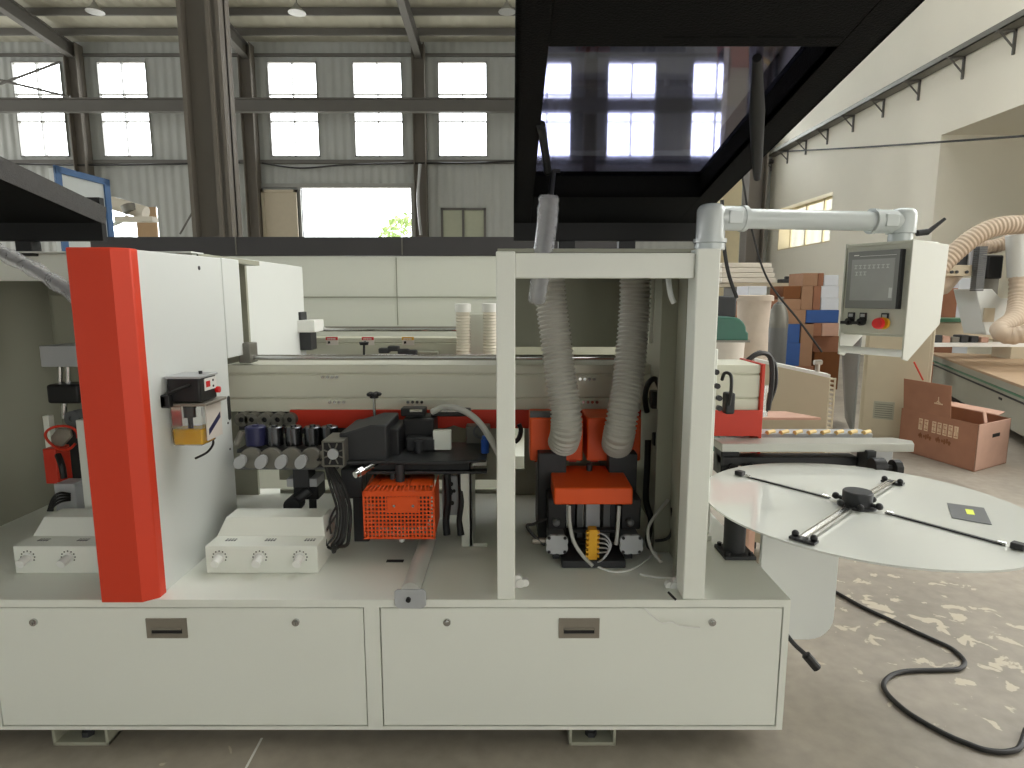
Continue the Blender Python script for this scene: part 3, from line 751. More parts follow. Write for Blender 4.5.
# ================================================================== ROUND TRAY
TC = Vector((1.19, 2.0, 0.80)); R = 0.515
tr = thing('round_coil_tray', 'large round glossy white tray with a black hub and crossed chrome arms', 'turntable tray', (TC.x, TC.y, 0.76))
MB().lathe((TC.x, TC.y, 0.794), [(R, 0), (R, 0.006)], 96).build('tray_disc', M['disc'], tr)
hub = PZ(857, 503, 0.81); hx, hy = hub.x, hub.y
MB().lathe((hx, hy, 0.800), [(0.060, 0), (0.060, 0.006), (0.046, 0.0065), (0.046, 0.050), (0.043, 0.053), (0.002, 0.0535)], 36).build('hub', M['dark'], tr)
MB().cyl((hx, hy, 0.846), (hx, hy, 0.851), 0.014, n=6).build('hub_nut', M['chrome'], tr)
def arm(p, nm='tray_arm', chrome=True, start=0.06):
    e = PZ(p[0], p[1], 0.806); d = Vector((e.x-hx, e.y-hy, 0)); L_ = d.length; d.normalize(); s_ = Vector((-d.y, d.x, 0))
    m = MB(); m.m = Matrix(((d.x, s_.x, 0, hx), (d.y, s_.y, 0, hy), (0, 0, 1, 0.806), (0, 0, 0, 1)))
    if chrome:
        m.box(start, L_, -0.013, -0.008, 0, 0.010).box(start, L_, 0.008, 0.013, 0, 0.010).box(start, L_, -0.008, 0.008, 0, 0.003)
        o = m.build(nm, M['steel'], tr)
        m2 = MB(); m2.m = m.m
        m2.box(L_-0.02, L_+0.012, -0.036, 0.036, -0.003, 0.004).build('arm_clamp', M['black'], o)
        for bx0, sx in ((L_-0.01, -0.026), (L_-0.01, 0.026), (start, 0.03), (start, -0.03)):
            m2 = MB(); m2.m = m.m; m2.sphere((bx0, sx, 0.010), 0.0105, 8).build('arm_bolt', M['black'], o)
    else:
        m.box(start+0.03, L_-0.04, -0.006, 0.006, -0.004, -0.0005)
        o = m.build('slot', M['black'], tr)
        m2 = MB(); m2.m = m.m; m2.sphere((start+0.01, 0, 0.012), 0.012, 8).cyl((start-0.02, 0, 0.010), (start+0.02, 0, 0.010), 0.007, n=8)
        m2.build('slot_bolt', M['black'], tr)
        m2 = MB(); m2.m = m.m; m2.cyl((start+0.035, 0, 0.000), (start+0.055, 0, 0.000), 0.006, n=8).cyl((L_-0.05, 0, 0), (L_-0.03, 0, 0), 0.006, n=8)
        m2.build('slot_pin', M['steel'], tr)
        m2 = MB(); m2.m = m.m; m2.box(L_-0.02, L_+0.012, -0.014, 0.014, -0.004, 0.014); m2.build('end_bolt', M['black'], tr, bevel=0.003)
    return o
arm((803, 540)); arm((893, 482)); arm((739, 474), chrome=False); arm((1020, 548), chrome=False)
q = [PZ(947, 503, 0.8012), PZ(984, 508, 0.8012), PZ(992, 525, 0.8012), PZ(952, 518, 0.8012)]
m = MB(); m.add([tuple(v) for v in q]+[(v.x, v.y, 0.8022) for v in q], [(3, 2, 1, 0), (4, 5, 6, 7), (0, 1, 5, 4), (1, 2, 6, 5), (2, 3, 7, 6), (3, 0, 4, 7)])
st1 = m.build('dark_sticker', M['grey'], tr)
q = [PZ(965, 509, 0.8023), PZ(973, 510, 0.8023), PZ(975, 515, 0.8023), PZ(967, 514, 0.8023)]
m = MB(); m.add([tuple(v) for v in q]+[(v.x, v.y, 0.8028) for v in q], [(3, 2, 1, 0), (4, 5, 6, 7), (0, 1, 5, 4), (1, 2, 6, 5), (2, 3, 7, 6), (3, 0, 4, 7)])
m.build('yellow_label', M['ylabel'], st1)
MB().box(hx-0.08, hx+0.08, hy-0.05, hy+0.05, 0.772, 0.794).build('hub_plate', M['dark'], tr)
# post carrying the tray
P0 = (0.845, 2.21)
ps = MB().cyl((P0[0], P0[1], ZT+0.012), (P0[0], P0[1], 0.765), 0.040, n=28).build('tray_post', M['dark'], tr)
pb = MB(); pb.m = xform_at((P0[0], P0[1], ZT)); pb.box(-0.055, 0.062, -0.065, 0.06, 0.0, 0.014).build('post_foot', M['dark'], tr, bevel=0.003)
for sx, sy in ((-0.04, -0.05), (0.045, -0.05), (0.045, 0.045), (-0.04, 0.045)):
    MB().cyl((P0[0]+sx, P0[1]+sy, ZT+0.014), (P0[0]+sx, P0[1]+sy, ZT+0.026), 0.009, n=6).build('bolt', M['black'], tr)
MB().prism([(P0[0]-0.03, P0[1]-0.03), (hx, hy-0.03), (hx, hy+0.03), (P0[0], P0[1]+0.04)], 0.758, 0.778, 'Z').build('support_arm', M['dark'], tr)

# ================================================================== KNOB BOXES
def knob_box(x0, label, first):
    t = thing('control_box', label, 'control box', (x0+0.2, 2.15, ZT), 'knob boxes on the machine base')
    MB().box(x0, x0+0.395, 2.04, 2.26, ZT, 0.630).build('base', M['paint'], t, bevel=0.003)
    m = MB(); m.prism([(2.13, 0.629), (2.165, 0.690), (2.26, 0.690), (2.26, 0.629)], x0+0.0, x0+0.395, 'X')
    for i, v in enumerate(m.v):
        if v.z > 0.68: v.x = v.x+(0.022 if v.x < x0+0.2 else -0.015)
    m.build('sloped_back', M['paint'], t, bevel=0.002)
    for k in range(3):
        kx = x0+0.05+k*0.142
        kn = MB().cyl((kx, 2.04, 0.588), (kx, 2.035, 0.588), 0.019, n=24).cyl((kx, 2.035, 0.588), (kx, 2.0, 0.580), 0.0145, n=20).build('knob', M['white'], t, bevel=0.001)
        m = MB()
        for q in range(9):
            a = math.radians(-30+q*30)
            m.box(kx+0.024*math.cos(a)-0.002, kx+0.024*math.cos(a)+0.002, 2.0385, 2.0402, 0.590+0.022*math.sin(a)-0.002, 0.590+0.022*math.sin(a)+0.002)
        m.build('dial_marks', M['ink'], kn)
        m = MB()
        for q in range(4): m.box(kx+0.00+q*0.010, kx+0.007+q*0.010, 2.085, 2.097, 0.630, 0.6308).box(kx+0.00+q*0.010, kx+0.007+q*0.010, 2.102, 2.106, 0.630, 0.6308)
        m.build('legend_print', M['grey'], kn)
    return t
knob_box(-1.08, 'cream three-knob box in the bay beside the white side panel and oil lubricator', 1)
knob_box(-1.755, 'cream three-knob box in the dark bay partly hidden by the orange pillar', 0)

# ================================================================== LUBRICATOR
lu = thing('oil_lubricator', 'black topped oil lubricator with clear tank of yellow oil on the white side panel', 'lubricator', (-1.08, 2.05, 1.0))
zt_, zh = 1.232, 1.150
MB().box(SX+0.012, -1.030, 1.99, 2.105, zh, zt_).build('pump_head', M['black'], lu, bevel=0.006)
MB().box(SX+0.006, -1.026, 1.985, 2.112, zt_-0.002, zt_+0.006).build('head_cap', M['greyl'], lu, bevel=0.002)
MB().cyl((-1.06, 2.06, zt_+0.004), (-1.06, 2.06, zt_+0.016), 0.006, n=10).build('cap_button', M['black'], lu)
MB().box(-1.031, -1.0275, 2.02, 2.10, zh+0.035, zt_-0.006).build('front_label', M['white'], lu)
MB().box(-1.028, -1.0265, 2.028, 2.054, zh+0.046, zh+0.066).build('red_display', M['redlamp'], lu)
m = MB()
for k in range(2): m.cyl((-1.028, 2.075, zh+0.045+k*0.02), (-1.0255, 2.075, zh+0.045+k*0.02), 0.004, n=8)
m.build('label_dot', M['ink'], lu)
MB().cyl((-1.03, 2.10, zh+0.028), (-1.018, 2.10, zh+0.028), 0.011, n=12).build('feed_button', M['redlamp'], lu)
MB().box(SX, SX+0.02, 1.965, 2.12, zh-0.012, zh+0.028).box(SX+0.0, SX+0.03, 1.965, 1.99, zh-0.014, zh+0.03).build('wall_bracket', M['black'], lu, bevel=0.004)
MB().box(SX+0.01, -1.012, 1.985, 2.135, zh-0.012, zh-0.002).build('tank_lid', M['chrome'], lu, bevel=0.002)
tb = 1.002; tx0, tx1, ty0, ty1 = SX+0.012, -1.036, 1.995, 2.09
MB().box(tx0, tx1, ty0, ty1, tb, zh-0.012).build('tank', M['clear'], lu, bevel=0.006)
MB().box(tx0+0.004, tx1-0.004, ty0+0.004, ty1-0.004, tb+0.004, 1.058).build('oil_fill', M['oil'], lu, bevel=0.004)
MB().cyl(((tx0+tx1)/2, 2.03, zh-0.012), ((tx0+tx1)/2, 2.03, zh-0.055), 0.02, n=16).cyl(((tx0+tx1)/2, 2.03, zh-0.05), ((tx0+tx1)/2, 2.03, tb+0.03), 0.009, n=10).build('suction_filter', M['black'], lu)
m = MB().box(-1.034, -1.030, 2.02, 2.125, tb+0.012, zh-0.014); m.build('tank_label', M['stickw'], lu)
MB().prism([(2.03, tb+0.03), (2.115, tb+0.075), (2.115, tb+0.095), (2.03, tb+0.05)], -1.030, -1.029, 'X').build('label_band', M['navy'], lu)
c = [Vector((-1.05, 2.09, tb+0.004)), Vector((-1.055, 2.10, tb-0.02)), Vector((-1.07, 2.085, tb-0.045)), Vector((-1.095, 2.05, tb-0.058))]
MB().tube(spline(c), 0.004, 8).build('oil_line', M['cable'], lu)
c = [Vector((-1.06, 1.988, zh+0.06)), Vector((-1.08, 1.97, zh+0.052)), Vector((-1.12, 1.96, zh+0.035))]
MB().tube(spline(c), 0.005, 8).build('power_lead', M['cable'], lu)
# ================================================================== TOOL UNITS IN THE MIDDLE BAY
# pressure roller unit
ru = thing('pressure_roller_unit', 'row of dark steel rollers and pale lobed plates beside the white side panel', 'roller unit', (-0.95, 2.42, 0.78))
x0, x1, _, _ = RC(234, 440, 350, 470, 2.40)
zt0 = PY(300, 449, 2.40).z; zt1 = PY(300, 469, 2.33).z
MB().box(x0+0.02, x1-0.02, 2.38, 2.60, zt0-0.012, zt0+0.002).build('top_bed', M['dark'], ru, bevel=0.003)
MB().box(x0+0.02, x1-0.04, 2.36, 2.56, zt1-0.012, zt1).build('lower_bed', M['grey'], ru, bevel=0.003)
MB().box(x0+0.03, x1-0.06, 2.45, 2.56, zt1-0.0, zt0-0.01).build('core_block', M['black'], ru, bevel=0.003)
for i, px in enumerate((256, 275, 294, 313, 330)):
    a = PY(px, 437, 2.43); r0 = 0.040 if i == 0 else 0.034
    zb = PY(px, 447, 2.40).z; zt = PY(px, 426, 2.43).z
    o = MB().lathe((a.x, 2.43, 0), [(r0*0.5, zb), (r0, zb+0.003), (r0, zt-0.004), (r0-0.004, zt), (r0*0.35, zt), (r0*0.35, zt+0.006)], 28).build('roller', M['navy'] if i == 0 else M['rubber'], ru)
    if i == 0: o['label'] = 'navy wrapped roller'
for i, px in enumerate((252, 272, 292, 312, 330)):
    a = PY(px, 459, 2.36); zc_ = a.z+0.006
    o = MB().cyl((a.x, 2.37, zc_), (a.x, 2.345, zc_), 0.042, n=28).build('round_plate', M['alud'], ru, bevel=0.002)
    MB().cyl((a.x-0.03, 2.345, zc_-0.004), (a.x-0.03, 2.338, zc_-0.004), 0.005, n=8).cyl((a.x+0.03, 2.345, zc_-0.004), (a.x+0.03, 2.338, zc_-0.004), 0.005, n=8).build('screw', M['black'], o)
for px in (240, 261, 281, 301, 345):
    a = PY(px, 462, 2.33)
    m = MB(); m.m = Matrix.Translation((a.x, 2.33, a.z)) @ Matrix.Rotation(math.radians(32), 4, 'Y')
    pr = [(0.022*math.cos(t*math.pi/8), 0.030*math.sin(t*math.pi/8)) for t in range(16)]
    m.prism(pr, 0.012, -0.006, 'Y').build('lobe_handle', M['greyl'], ru, bevel=0.001)
# clear film flap and bright fitting at the left end
a = PY(238, 425, 2.40)
MB().cyl(PY(242, 432, 2.38), PY(236, 446, 2.36), 0.012, n=10).build('side_clamp', M['alud'], ru)

# clamp arm beneath
ca = thing('clamp_arm', 'black jointed clamp with a round foot beneath the roller row', 'clamp', (-0.82, 2.45, 0.56))
a0, a1, b0, b1 = RC(293, 478, 318, 500, 2.42)
MB().box(a0, a1, 2.42, 2.52, b0, b1).build('clamp_body', M['black'], ca, bevel=0.006)
a0, a1, b0, b1 = RC(290, 476, 320, 484, 2.44)
MB().box(a0, a1, 2.40, 2.50, b0, b1).build('clamp_plate', M['greyl'], ca, bevel=0.003)
MB().box(a0+0.03, a1-0.03, 2.39, 2.48, b0+0.0, zt1-0.01).build('upright', M['dark'], ca, bevel=0.003)
p = PY(294, 504, 2.40)
MB().cyl((p.x, 2.44, p.z), (p.x, 2.37, p.z), 0.034, n=18).cyl(PY(296, 500, 2.40), PY(310, 490, 2.42), 0.02, n=12).cyl((p.x+0.05, 2.48, ZT), (p.x+0.05, 2.48, b0), 0.016, n=12).build('clamp_foot', M['dark'], ca, bevel=0.002)

# end milling head: extruded aluminium block and black motor
eh = thing('aluminium_motor_head', 'black milling motor with a finned aluminium end block in front of the beam', 'milling motor', (-0.6, 2.3, 0.6))
a0, a1, b0, b1 = RC(322, 441, 344, 467, 2.18)
m = MB(); yf = 2.18
m.box(a0, a1, yf+0.006, yf+0.14, b0, b1); t = 0.006
m.box(a0, a1, yf, yf+0.006, b1-t, b1).box(a0, a1, yf, yf+0.006, b0, b0+t).box(a0, a0+t, yf, yf+0.006, b0, b1).box(a1-t, a1, yf, yf+0.006, b0, b1)
xc, zc_ = (a0+a1)/2, (b0+b1)/2
for k in range(8):
    a = k*math.pi/4+math.pi/8; c_, s_ = math.cos(a), math.sin(a)
    m.tube([(xc+0.020*c_, yf+0.003, zc_+0.020*s_), (xc+0.042*c_, yf+0.003, zc_+0.042*s_)], 0.003, 6)
m.build('end_block', M['alud'], eh, bevel=0.0015)
MB().cyl((xc, yf+0.008, zc_), (xc, yf-0.006, zc_), 0.020, n=24).build('end_cap', M['greyl'], eh, bevel=0.002)
o = MB().box(a0+0.004, a1-0.004, yf+0.004, yf+0.0055, b0+0.004, b1-0.004).build('end_recess', M['black'], eh)
a2, a3, b2, b3 = RC(341, 432, 388, 464, 2.26)
MB().prism([(a2, b2), (a3, b2), (a3, b3+0.03), (a3-0.06, b3+0.03), (a2+0.02, b3), (a2, b3)], 2.24, 2.50, 'Y').build('motor_housing', M['dark'], eh, bevel=0.006)
a4, a5, b4, b5 = RC(352, 424, 392, 434, 2.45)
MB().box(a4, a5, 2.36, 2.56, b4-0.02, b5).build('motor_top', M['black'], eh, bevel=0.006)
MB().box(a3-0.02, a3+0.035, 2.30, 2.5, b2-0.05, b3).build('gear_block', M['black'], eh, bevel=0.006)
MB().box(a2+0.02, a2+0.08, 2.32, 2.5, ZT, b2).build('stand', M['dark'], eh, bevel=0.003)
# star knob on threaded rod
p0 = PY(375, 428, 2.48); p1 = PY(374, 396, 2.48)
kr = MB().cyl(p0, p1, 0.006, n=10).build('threaded_rod', M['steel'], eh)
m = MB()
for k in range(5):
    a = k*2*math.pi/5; m.sphere((p1.x+0.020*math.cos(a), 2.48+0.020*math.sin(a), p1.z+0.008), 0.012, 8, 0.7)
m.cyl((p1.x, 2.48, p1.z-0.008), (p1.x, 2.48, p1.z+0.014), 0.018, n=16).build('star_knob', M['black'], eh)
# shiny pneumatic fittings
p0 = PY(355, 475, 2.15); p1 = PY(372, 466, 2.22)
MB().cyl(p0, p1, 0.012, n=14).cyl(p1, p1+(p1-p0)*0.5, 0.007, n=10).cyl(p0+(p1-p0)*0.2, p0+(p1-p0)*0.45, 0.017, n=6).build('air_fitting', M['steel'], eh)
a6, a7, b6, b7 = RC(340, 470, 362, 500, 2.25)
MB().box(a6, a7, 2.26, 2.34, b6, b7).build('lower_gearbox', M['dark'], eh, bevel=0.008)
# bundle of black cables dropping to the base
for k, (dx_, w_) in enumerate(((0, 0.008), (5, 0.006), (9, 0.007), (-4, 0.005), (3, 0.006))):
    c = [PY(326+dx_*0.4, 462, 2.24), PY(334+dx_, 485, 2.2), PY(341+dx_, 510, 2.2), PY(339+dx_*1.1, 535, 2.18), PY(333+dx_*1.5, 545, 2.16), PY(334+dx_*0.3, 552-abs(dx_)*0.6, 2.13)]
    for q in c: q.z = max(q.z, ZT+w_+0.001)
    tag(MB().tube(spline(c), w_, 8).build('cable', M['cable']), 'black cable of the bundle hanging down beside the knob box', 'cable', 'bundled black cables')
for k, (x_, y_) in enumerate(((330, 520), (326, 532))):
    c = [PY(337, 505+k*9, 2.2), PY(x_, y_, 2.16), PY(x_+1, y_+14, 2.14)]
    for q in c: q.z = max(q.z, ZT+0.005)
    tag(MB().tube(spline(c), 0.004, 8).build('cable', M['cable']), 'black cable of the bundle hanging down beside the knob box', 'cable', 'bundled black cables')

# scraping unit with table
su = thing('edge_trimming_unit', 'dark trimming unit with a wavy table plate above the perforated orange guard', 'trimming unit', (-0.35, 2.35, 0.60))
yt0, yt1 = 2.22, 2.52
z = PY(400, 461, yt0).z
pr = []
xa, xb = PY(346, 460, yt0).x-0.02, PY(486, 460, yt0).x
for k in range(17):
    t = k/16; pr.append((xa+(xb-xa)*t, yt0+0.012*math.sin(t*7.0)+0.03*(t-0.5)))
pr += [(xb+0.0, yt1), (xa+0.16, yt1), (xa+0.03, yt0+0.08)]
MB().prism(pr, z-0.012, z, 'Z').build('table_plate', M['dark'], su, bevel=0.003)
a0, a1, b0, b1 = RC(372, 466, 470, 473, yt0+0.04)
MB().box(a0, a1, yt0+0.04, yt1-0.05, b0-0.004, z-0.016).build('slide_block', M['black'], su, bevel=0.004)
a0, a1, b0, b1 = RC(380, 466, 484, 474, yt0)
MB().box(a0-0.05, a1+0.01, yt0+0.02, yt0+0.06, b0-0.006, b0+0.005).build('slide_rail', M['dark'], su, bevel=0.002)
a0, a1, b0, b1 = RC(403, 419, 434, 452, 2.42)
MB().box(a0, a1, 2.42, 2.56, b0-0.05, b1).build('motor', M['black'], su, bevel=0.008)
a0, a1, b0, b1 = RC(406, 438, 436, 455, 2.36)
MB().box(a0, a1, 2.36, 2.42, z, b1).build('motor_base', M['dark'], su, bevel=0.006)
a0, a1, b0, b1 = RC(433, 431, 451, 450, 2.36)
MB().box(a0, a1, 2.36, 2.39, b0, b1).build('pale_stop_plate', M['paint'], su, bevel=0.002)
p = PY(418, 449, 2.33)
MB().cyl((p.x, 2.34, z), (p.x, 2.34, p.z+0.03), 0.018, n=18).build('spindle', M['dark'], su, bevel=0.002)
a0, a1, b0, b1 = RC(401, 408, 470, 416, 2.45)
MB().box(a0, a0+0.10, 2.44, 2.50, b0, b1).box(a0+0.12, a1, 2.46, 2.52, b0-0.005, b1-0.01).build('valve_block', M['black'], su, bevel=0.005)
for px in (415, 440, 452):
    p = PY(px, 411, 2.43); MB().cyl((p.x-0.02, 2.43, p.z), (p.x+0.03, 2.43, p.z), 0.008, n=10).build('air_fitting', M['steel'], su)
a0, a1, b0, b1 = RC(466, 425, 490, 448, 2.52)
MB().box(a0, a1, 2.50, 2.56, b0, b1).build('round_housing', M['alud'], su, bevel=0.006)
p = PY(480, 432, 2.49); MB().ring((p.x, 2.49, p.z), (0, 1, 0), 0.030, 0.022, 0.012).build('housing_ring', M['grey'], su)
p = PY(485, 449, 2.34)
MB().cyl((p.x, 2.34, z), (p.x, 2.34, z+0.055), 0.016, n=16).cyl((p.x, 2.34, z+0.055), (p.x, 2.34, z+0.07), 0.011, n=14).build('blue_fitting', M['blue'], su, bevel=0.002)
a0, a1, b0, b1 = RC(442, 476, 459, 508, 2.32)
m = MB().box(a0, a1, 2.32, 2.335, b0-0.03, b1)
m.build('pale_bracket_plate', M['greyl'], su, bevel=0.003)
m = MB()
for px, py, r_ in ((446, 482, .008), (451, 484, .009), (449, 492, .016), (454, 491, .007), (447, 500, .008), (452, 503, .009)):
    p = PY(px, py, 2.318); m.cyl((p.x, 2.322, p.z), (p.x, 2.316, p.z), r_, n=14)
m.build('bracket_hole', M['black'], su)
for px in (447, 461):
    c = [PY(px, 474, 2.29), PY(px+1, 500, 2.28), PY(px-1, 520, 2.28), PY(px, 535, 2.27)]
    MB().tube(spline(c, 4), 0.014, 10).build('bellows_hose', M['black'], su)
# pale C-shaped stand
a0, a1, b0, b1 = RC(461, 475, 487, 549, 2.27)
zz1 = z-0.014
MB().box(a0, a0+0.045, 2.27, 2.29, ZT, zz1).box(a0+0.045, a1, 2.27, 2.29, ZT, ZT+0.015).box(a0+0.045, a1, 2.27, 2.29, zz1-0.02, zz1).box(a0+0.03, a0+0.045, 2.27, 2.45, ZT, zz1).build('c_stand', M['paint'], su, bevel=0.003)
# curved clear hose over the table
c = [PY(432, 412, 2.42), PY(445, 407, 2.40), PY(462, 410, 2.36), PY(478, 421, 2.32), PY(490, 438, 2.28), PY(500, 456, 2.25)]
tag(MB().tube(spline(c), 0.0125, 14).build('air_hose', M['hose']), 'grey see-through air hose curving over the dark table plate', 'air hose')

# perforated orange guard
pg = thing('perforated_guard', 'orange perforated steel guard box hanging under the dark table plate', 'machine guard', (-0.4, 2.2, 0.6))
yg = 2.14
a0, a1, b0, b1 = RC(364, 492, 434, 538, yg)
bzt = PY(400, 477, 2.27).z
m = MB(); nx, nz = 19, 12; wx = (a1-a0)/nx; wz = (b1-b0)/nz; bw = wx*0.42
for i in range(nx+1): m.box(a0+i*wx-bw/2, a0+i*wx+bw/2, yg, yg+0.003, b0, b1)
for j in range(nz+1): m.box(a0, a1, yg+0.0003, yg+0.0027, b0+j*wz-bw/2, b0+j*wz+bw/2)
m.box(a0, a1, yg-0.0005, yg+0.003, b1-0.012, b1).box(a0-0.003, a1+0.003, yg-0.0005, yg+0.012, b0-0.004, b0+0.004)
m.box(a0-0.003, a0+0.004, yg-0.0005, yg+0.012, b0, b1).box(a1-0.004, a1+0.003, yg-0.0005, yg+0.012, b0, b1)
m.build('perforated_front', M['orange'], pg)
MB().box(a0+0.03, a1-0.03, 2.17, 2.28, b0+0.03, b1-0.01).build('inner_motor', M['dark'], pg, bevel=0.01)
c0, c1, d0, d1 = RC(387, 497, 418, 513, yg-0.004)
pl = MB().box(c0, c1, yg-0.004, yg-0.0005, d0, d1).build('solid_plate', M['orange'], pg, bevel=0.001)
for px in (394, 413):
    p = PY(px, 506, yg-0.005); MB().cyl((p.x, yg-0.004, p.z), (p.x, yg-0.007, p.z), 0.005, n=10).build('rivet', M['steel'], pl)
m = MB()
nt_ = 16
ya, yb_ = yg, 2.30
sl = Vector((0, yb_-ya, bzt-b1))
for i in range(nt_+1):
    t0 = a0+(a1-a0)*i/nt_; m.add([(t0-0.0035+0.00, ya, b1), (t0+0.0035, ya, b1), (t0+0.0035+0.02*(1-2*i/nt_)+0.0, yb_, bzt), (t0-0.0035+0.02*(1-2*i/nt_), yb_, bzt)], [(0, 1, 2, 3)])
m.add([(a0, ya, b1), (a1, ya, b1), (a1-0.01, ya+0.05, b1+(bzt-b1)*0.31), (a0+0.01, ya+0.05, b1+(bzt-b1)*0.31)], [(0, 1, 2, 3)])
m.add([(a0+0.012, ya+0.06, b1+(bzt-b1)*0.37-0.002), (a1-0.012, ya+0.06, b1+(bzt-b1)*0.37-0.002), (a1-0.02, yb_, bzt), (a0+0.02, yb_, bzt)], [(0, 1, 2, 3)])
o = m.build('sloped_top', M['orange'], pg); so = o.modifiers.new('solid', 'SOLIDIFY'); so.thickness = 0.0025
m = MB().prism([(ya, b0), (yb_, b0+0.02), (yb_, bzt), (ya, b1)], a1-0.002, a1+0.001, 'X').build('guard_side', M['orange'], pg)
m = MB().prism([(ya, b0), (yb_, b0+0.02), (yb_, bzt), (ya, b1)], a0-0.001, a0+0.002, 'X').build('guard_side', M['orange'], pg)
p = PY(403, 477, 2.30)
MB().cyl((p.x, 2.24, bzt-0.01), (p.x, 2.24, z-0.015), 0.018, n=14).cyl((p.x-0.02, 2.2, b1+0.03), (p.x-0.02, 2.2, b1+0.05), 0.008, n=10).build('hang_bolt', M['dark'], pg)
p = PY(402, 545, 2.2)
MB().cyl((p.x, 2.2, b0), (p.x, 2.2, b0-0.035), 0.008, n=12).sphere((p.x, 2.2, b0-0.03), 0.012, 8).build('drain_nut', M['white'], pg)
# roller tube with pale end plate lying on the base edge
tx = -0.326
tu = thing('waste_tube', 'grey tube with a pale rounded end plate overhanging the base front edge', 'tube', (tx, 2.05, ZT))
MB().cyl((tx, D-0.01, ZT+0.033), (tx, 2.32, ZT+0.033), 0.031, n=28).build('tube_body', M['hose'], tu)
pr = []
for k in range(24):
    a = 2*math.pi*k/24; pr.append((tx+max(-0.05, min(0.05, 0.058*math.cos(a))), ZT+0.012+max(-0.034, min(0.03, 0.045*math.sin(a)))))
MB().prism(pr, D-0.016, D-0.008, 'Y').build('end_plate', M['greyl'], tu, bevel=0.001)
MB().cyl((tx-0.005, D-0.015, ZT+0.010), (tx-0.005, D-0.024, ZT+0.010), 0.008, n=12).build('bolt', M['black'], tu)
MB().box(PY(387, 555, 2.15).x, PY(404, 555, 2.15).x, 2.13, 2.15, ZT, ZT+0.002).build('slot_mark', M['black'], mach)

# ================================================================== DUST HOODS, HOSES AND TRIMMER IN THE OPEN BAY
hoods = []
for i, (x0_, x1_) in enumerate(((530, 583), (587, 641))):
    a0, a1, b0, b1 = RC(x0_, 418, x1_, 461, 2.36)
    lab = ('red orange dust hood under the hose nearer the tall front post with the plastic sleeve', 'red orange dust hood under the hose nearer the console arm')[i]
    t = thing('dust_hood', lab, 'dust hood', ((a0+a1)/2, 2.45, b0), 'red orange dust hoods')
    MB().prism([(a0, b0), (a1, b0), (a1, b1), (a0, b1)], 2.36, 2.56, 'Y').build('hood_box', M['orange'], t, bevel=0.006)
    MB().box(a0+0.02, a0+0.05, 2.40, 2.44, b0-0.015, b0).box(a1-0.05, a1-0.02, 2.40, 2.44, b0-0.015, b0).build('mounting_tab', M['redb'], t)
    xc = PY((563, 620)[i], 448, 2.32).x
    zc_ = PY(563, 446, 2.30).z
    MB().cyl((xc, 2.37, zc_+0.01), (xc, 2.30, zc_+0.015), 0.052, n=28).build('hose_spigot', M['redb'], t)
    if i == 0: MB().box(a0, a0+0.09, 2.37, 2.40, b1, b1+0.022).build('mount_strip', M['grey'], t)
h1 = [PY(548, 262, 2.34), PY(551, 300, 2.33), PY(556, 340, 2.31), PY(561, 380, 2.28), PY(566, 412, 2.25), PY(566, 432, 2.26), PY(563, 443, 2.31)]
h2 = [PY(635, 262, 2.36), PY(635, 300, 2.36), PY(632, 340, 2.34), PY(628, 380, 2.30), PY(623, 412, 2.25), PY(619, 434, 2.25), PY(617, 444, 2.31)]
for h_, lab in ((h1, 'ribbed translucent dust hose behind the plastic wrapped strut'), (h2, 'ribbed translucent dust hose near the console arm')):
    tag(hose('dust_hose', h_, 0.060, 'hosed', pitch=0.017, depth=0.007, n=28), lab, 'dust hose', 'ribbed dust hoses')
# trimming unit under the wide orange cover
tu2 = thing('corner_trimming_unit', 'trimming unit with a wide orange cover, white cylinder ends and yellow connector', 'trimming unit', (0.25, 2.25, ZT))
ya = 2.12
a0, a1, b0, b1 = RC(554, 488, 633, 505, ya)
bz2 = PY(590, 468, 2.36).z
MB().prism([(ya, b0), (ya, b1), (2.36, bz2), (2.40, bz2), (2.40, b0)], a0, a1, 'X').build('orange_cover', M['orange'], tu2, bevel=0.006)
p = PY(589, 470, 2.34); MB().cyl((p.x, 2.33, bz2-0.01), (p.x, 2.33, bz2+0.025), 0.012, n=14).build('cover_bolt', M['dark'], tu2)
MB().box(a0-0.05, a0+0.06, 2.30, 2.55, ZT+0.02, b1+0.08).box(a1-0.06, a1+0.05, 2.30, 2.55, ZT+0.02, b1+0.08).build('side_frame', M['dark'], tu2, bevel=0.004)
a2, a3, b2, b3 = RC(562, 560, 626, 569, 2.08)
MB().box(a2, a3, 2.08, 2.40, ZT, ZT+0.028).build('unit_base', M['dark'], tu2, bevel=0.004)
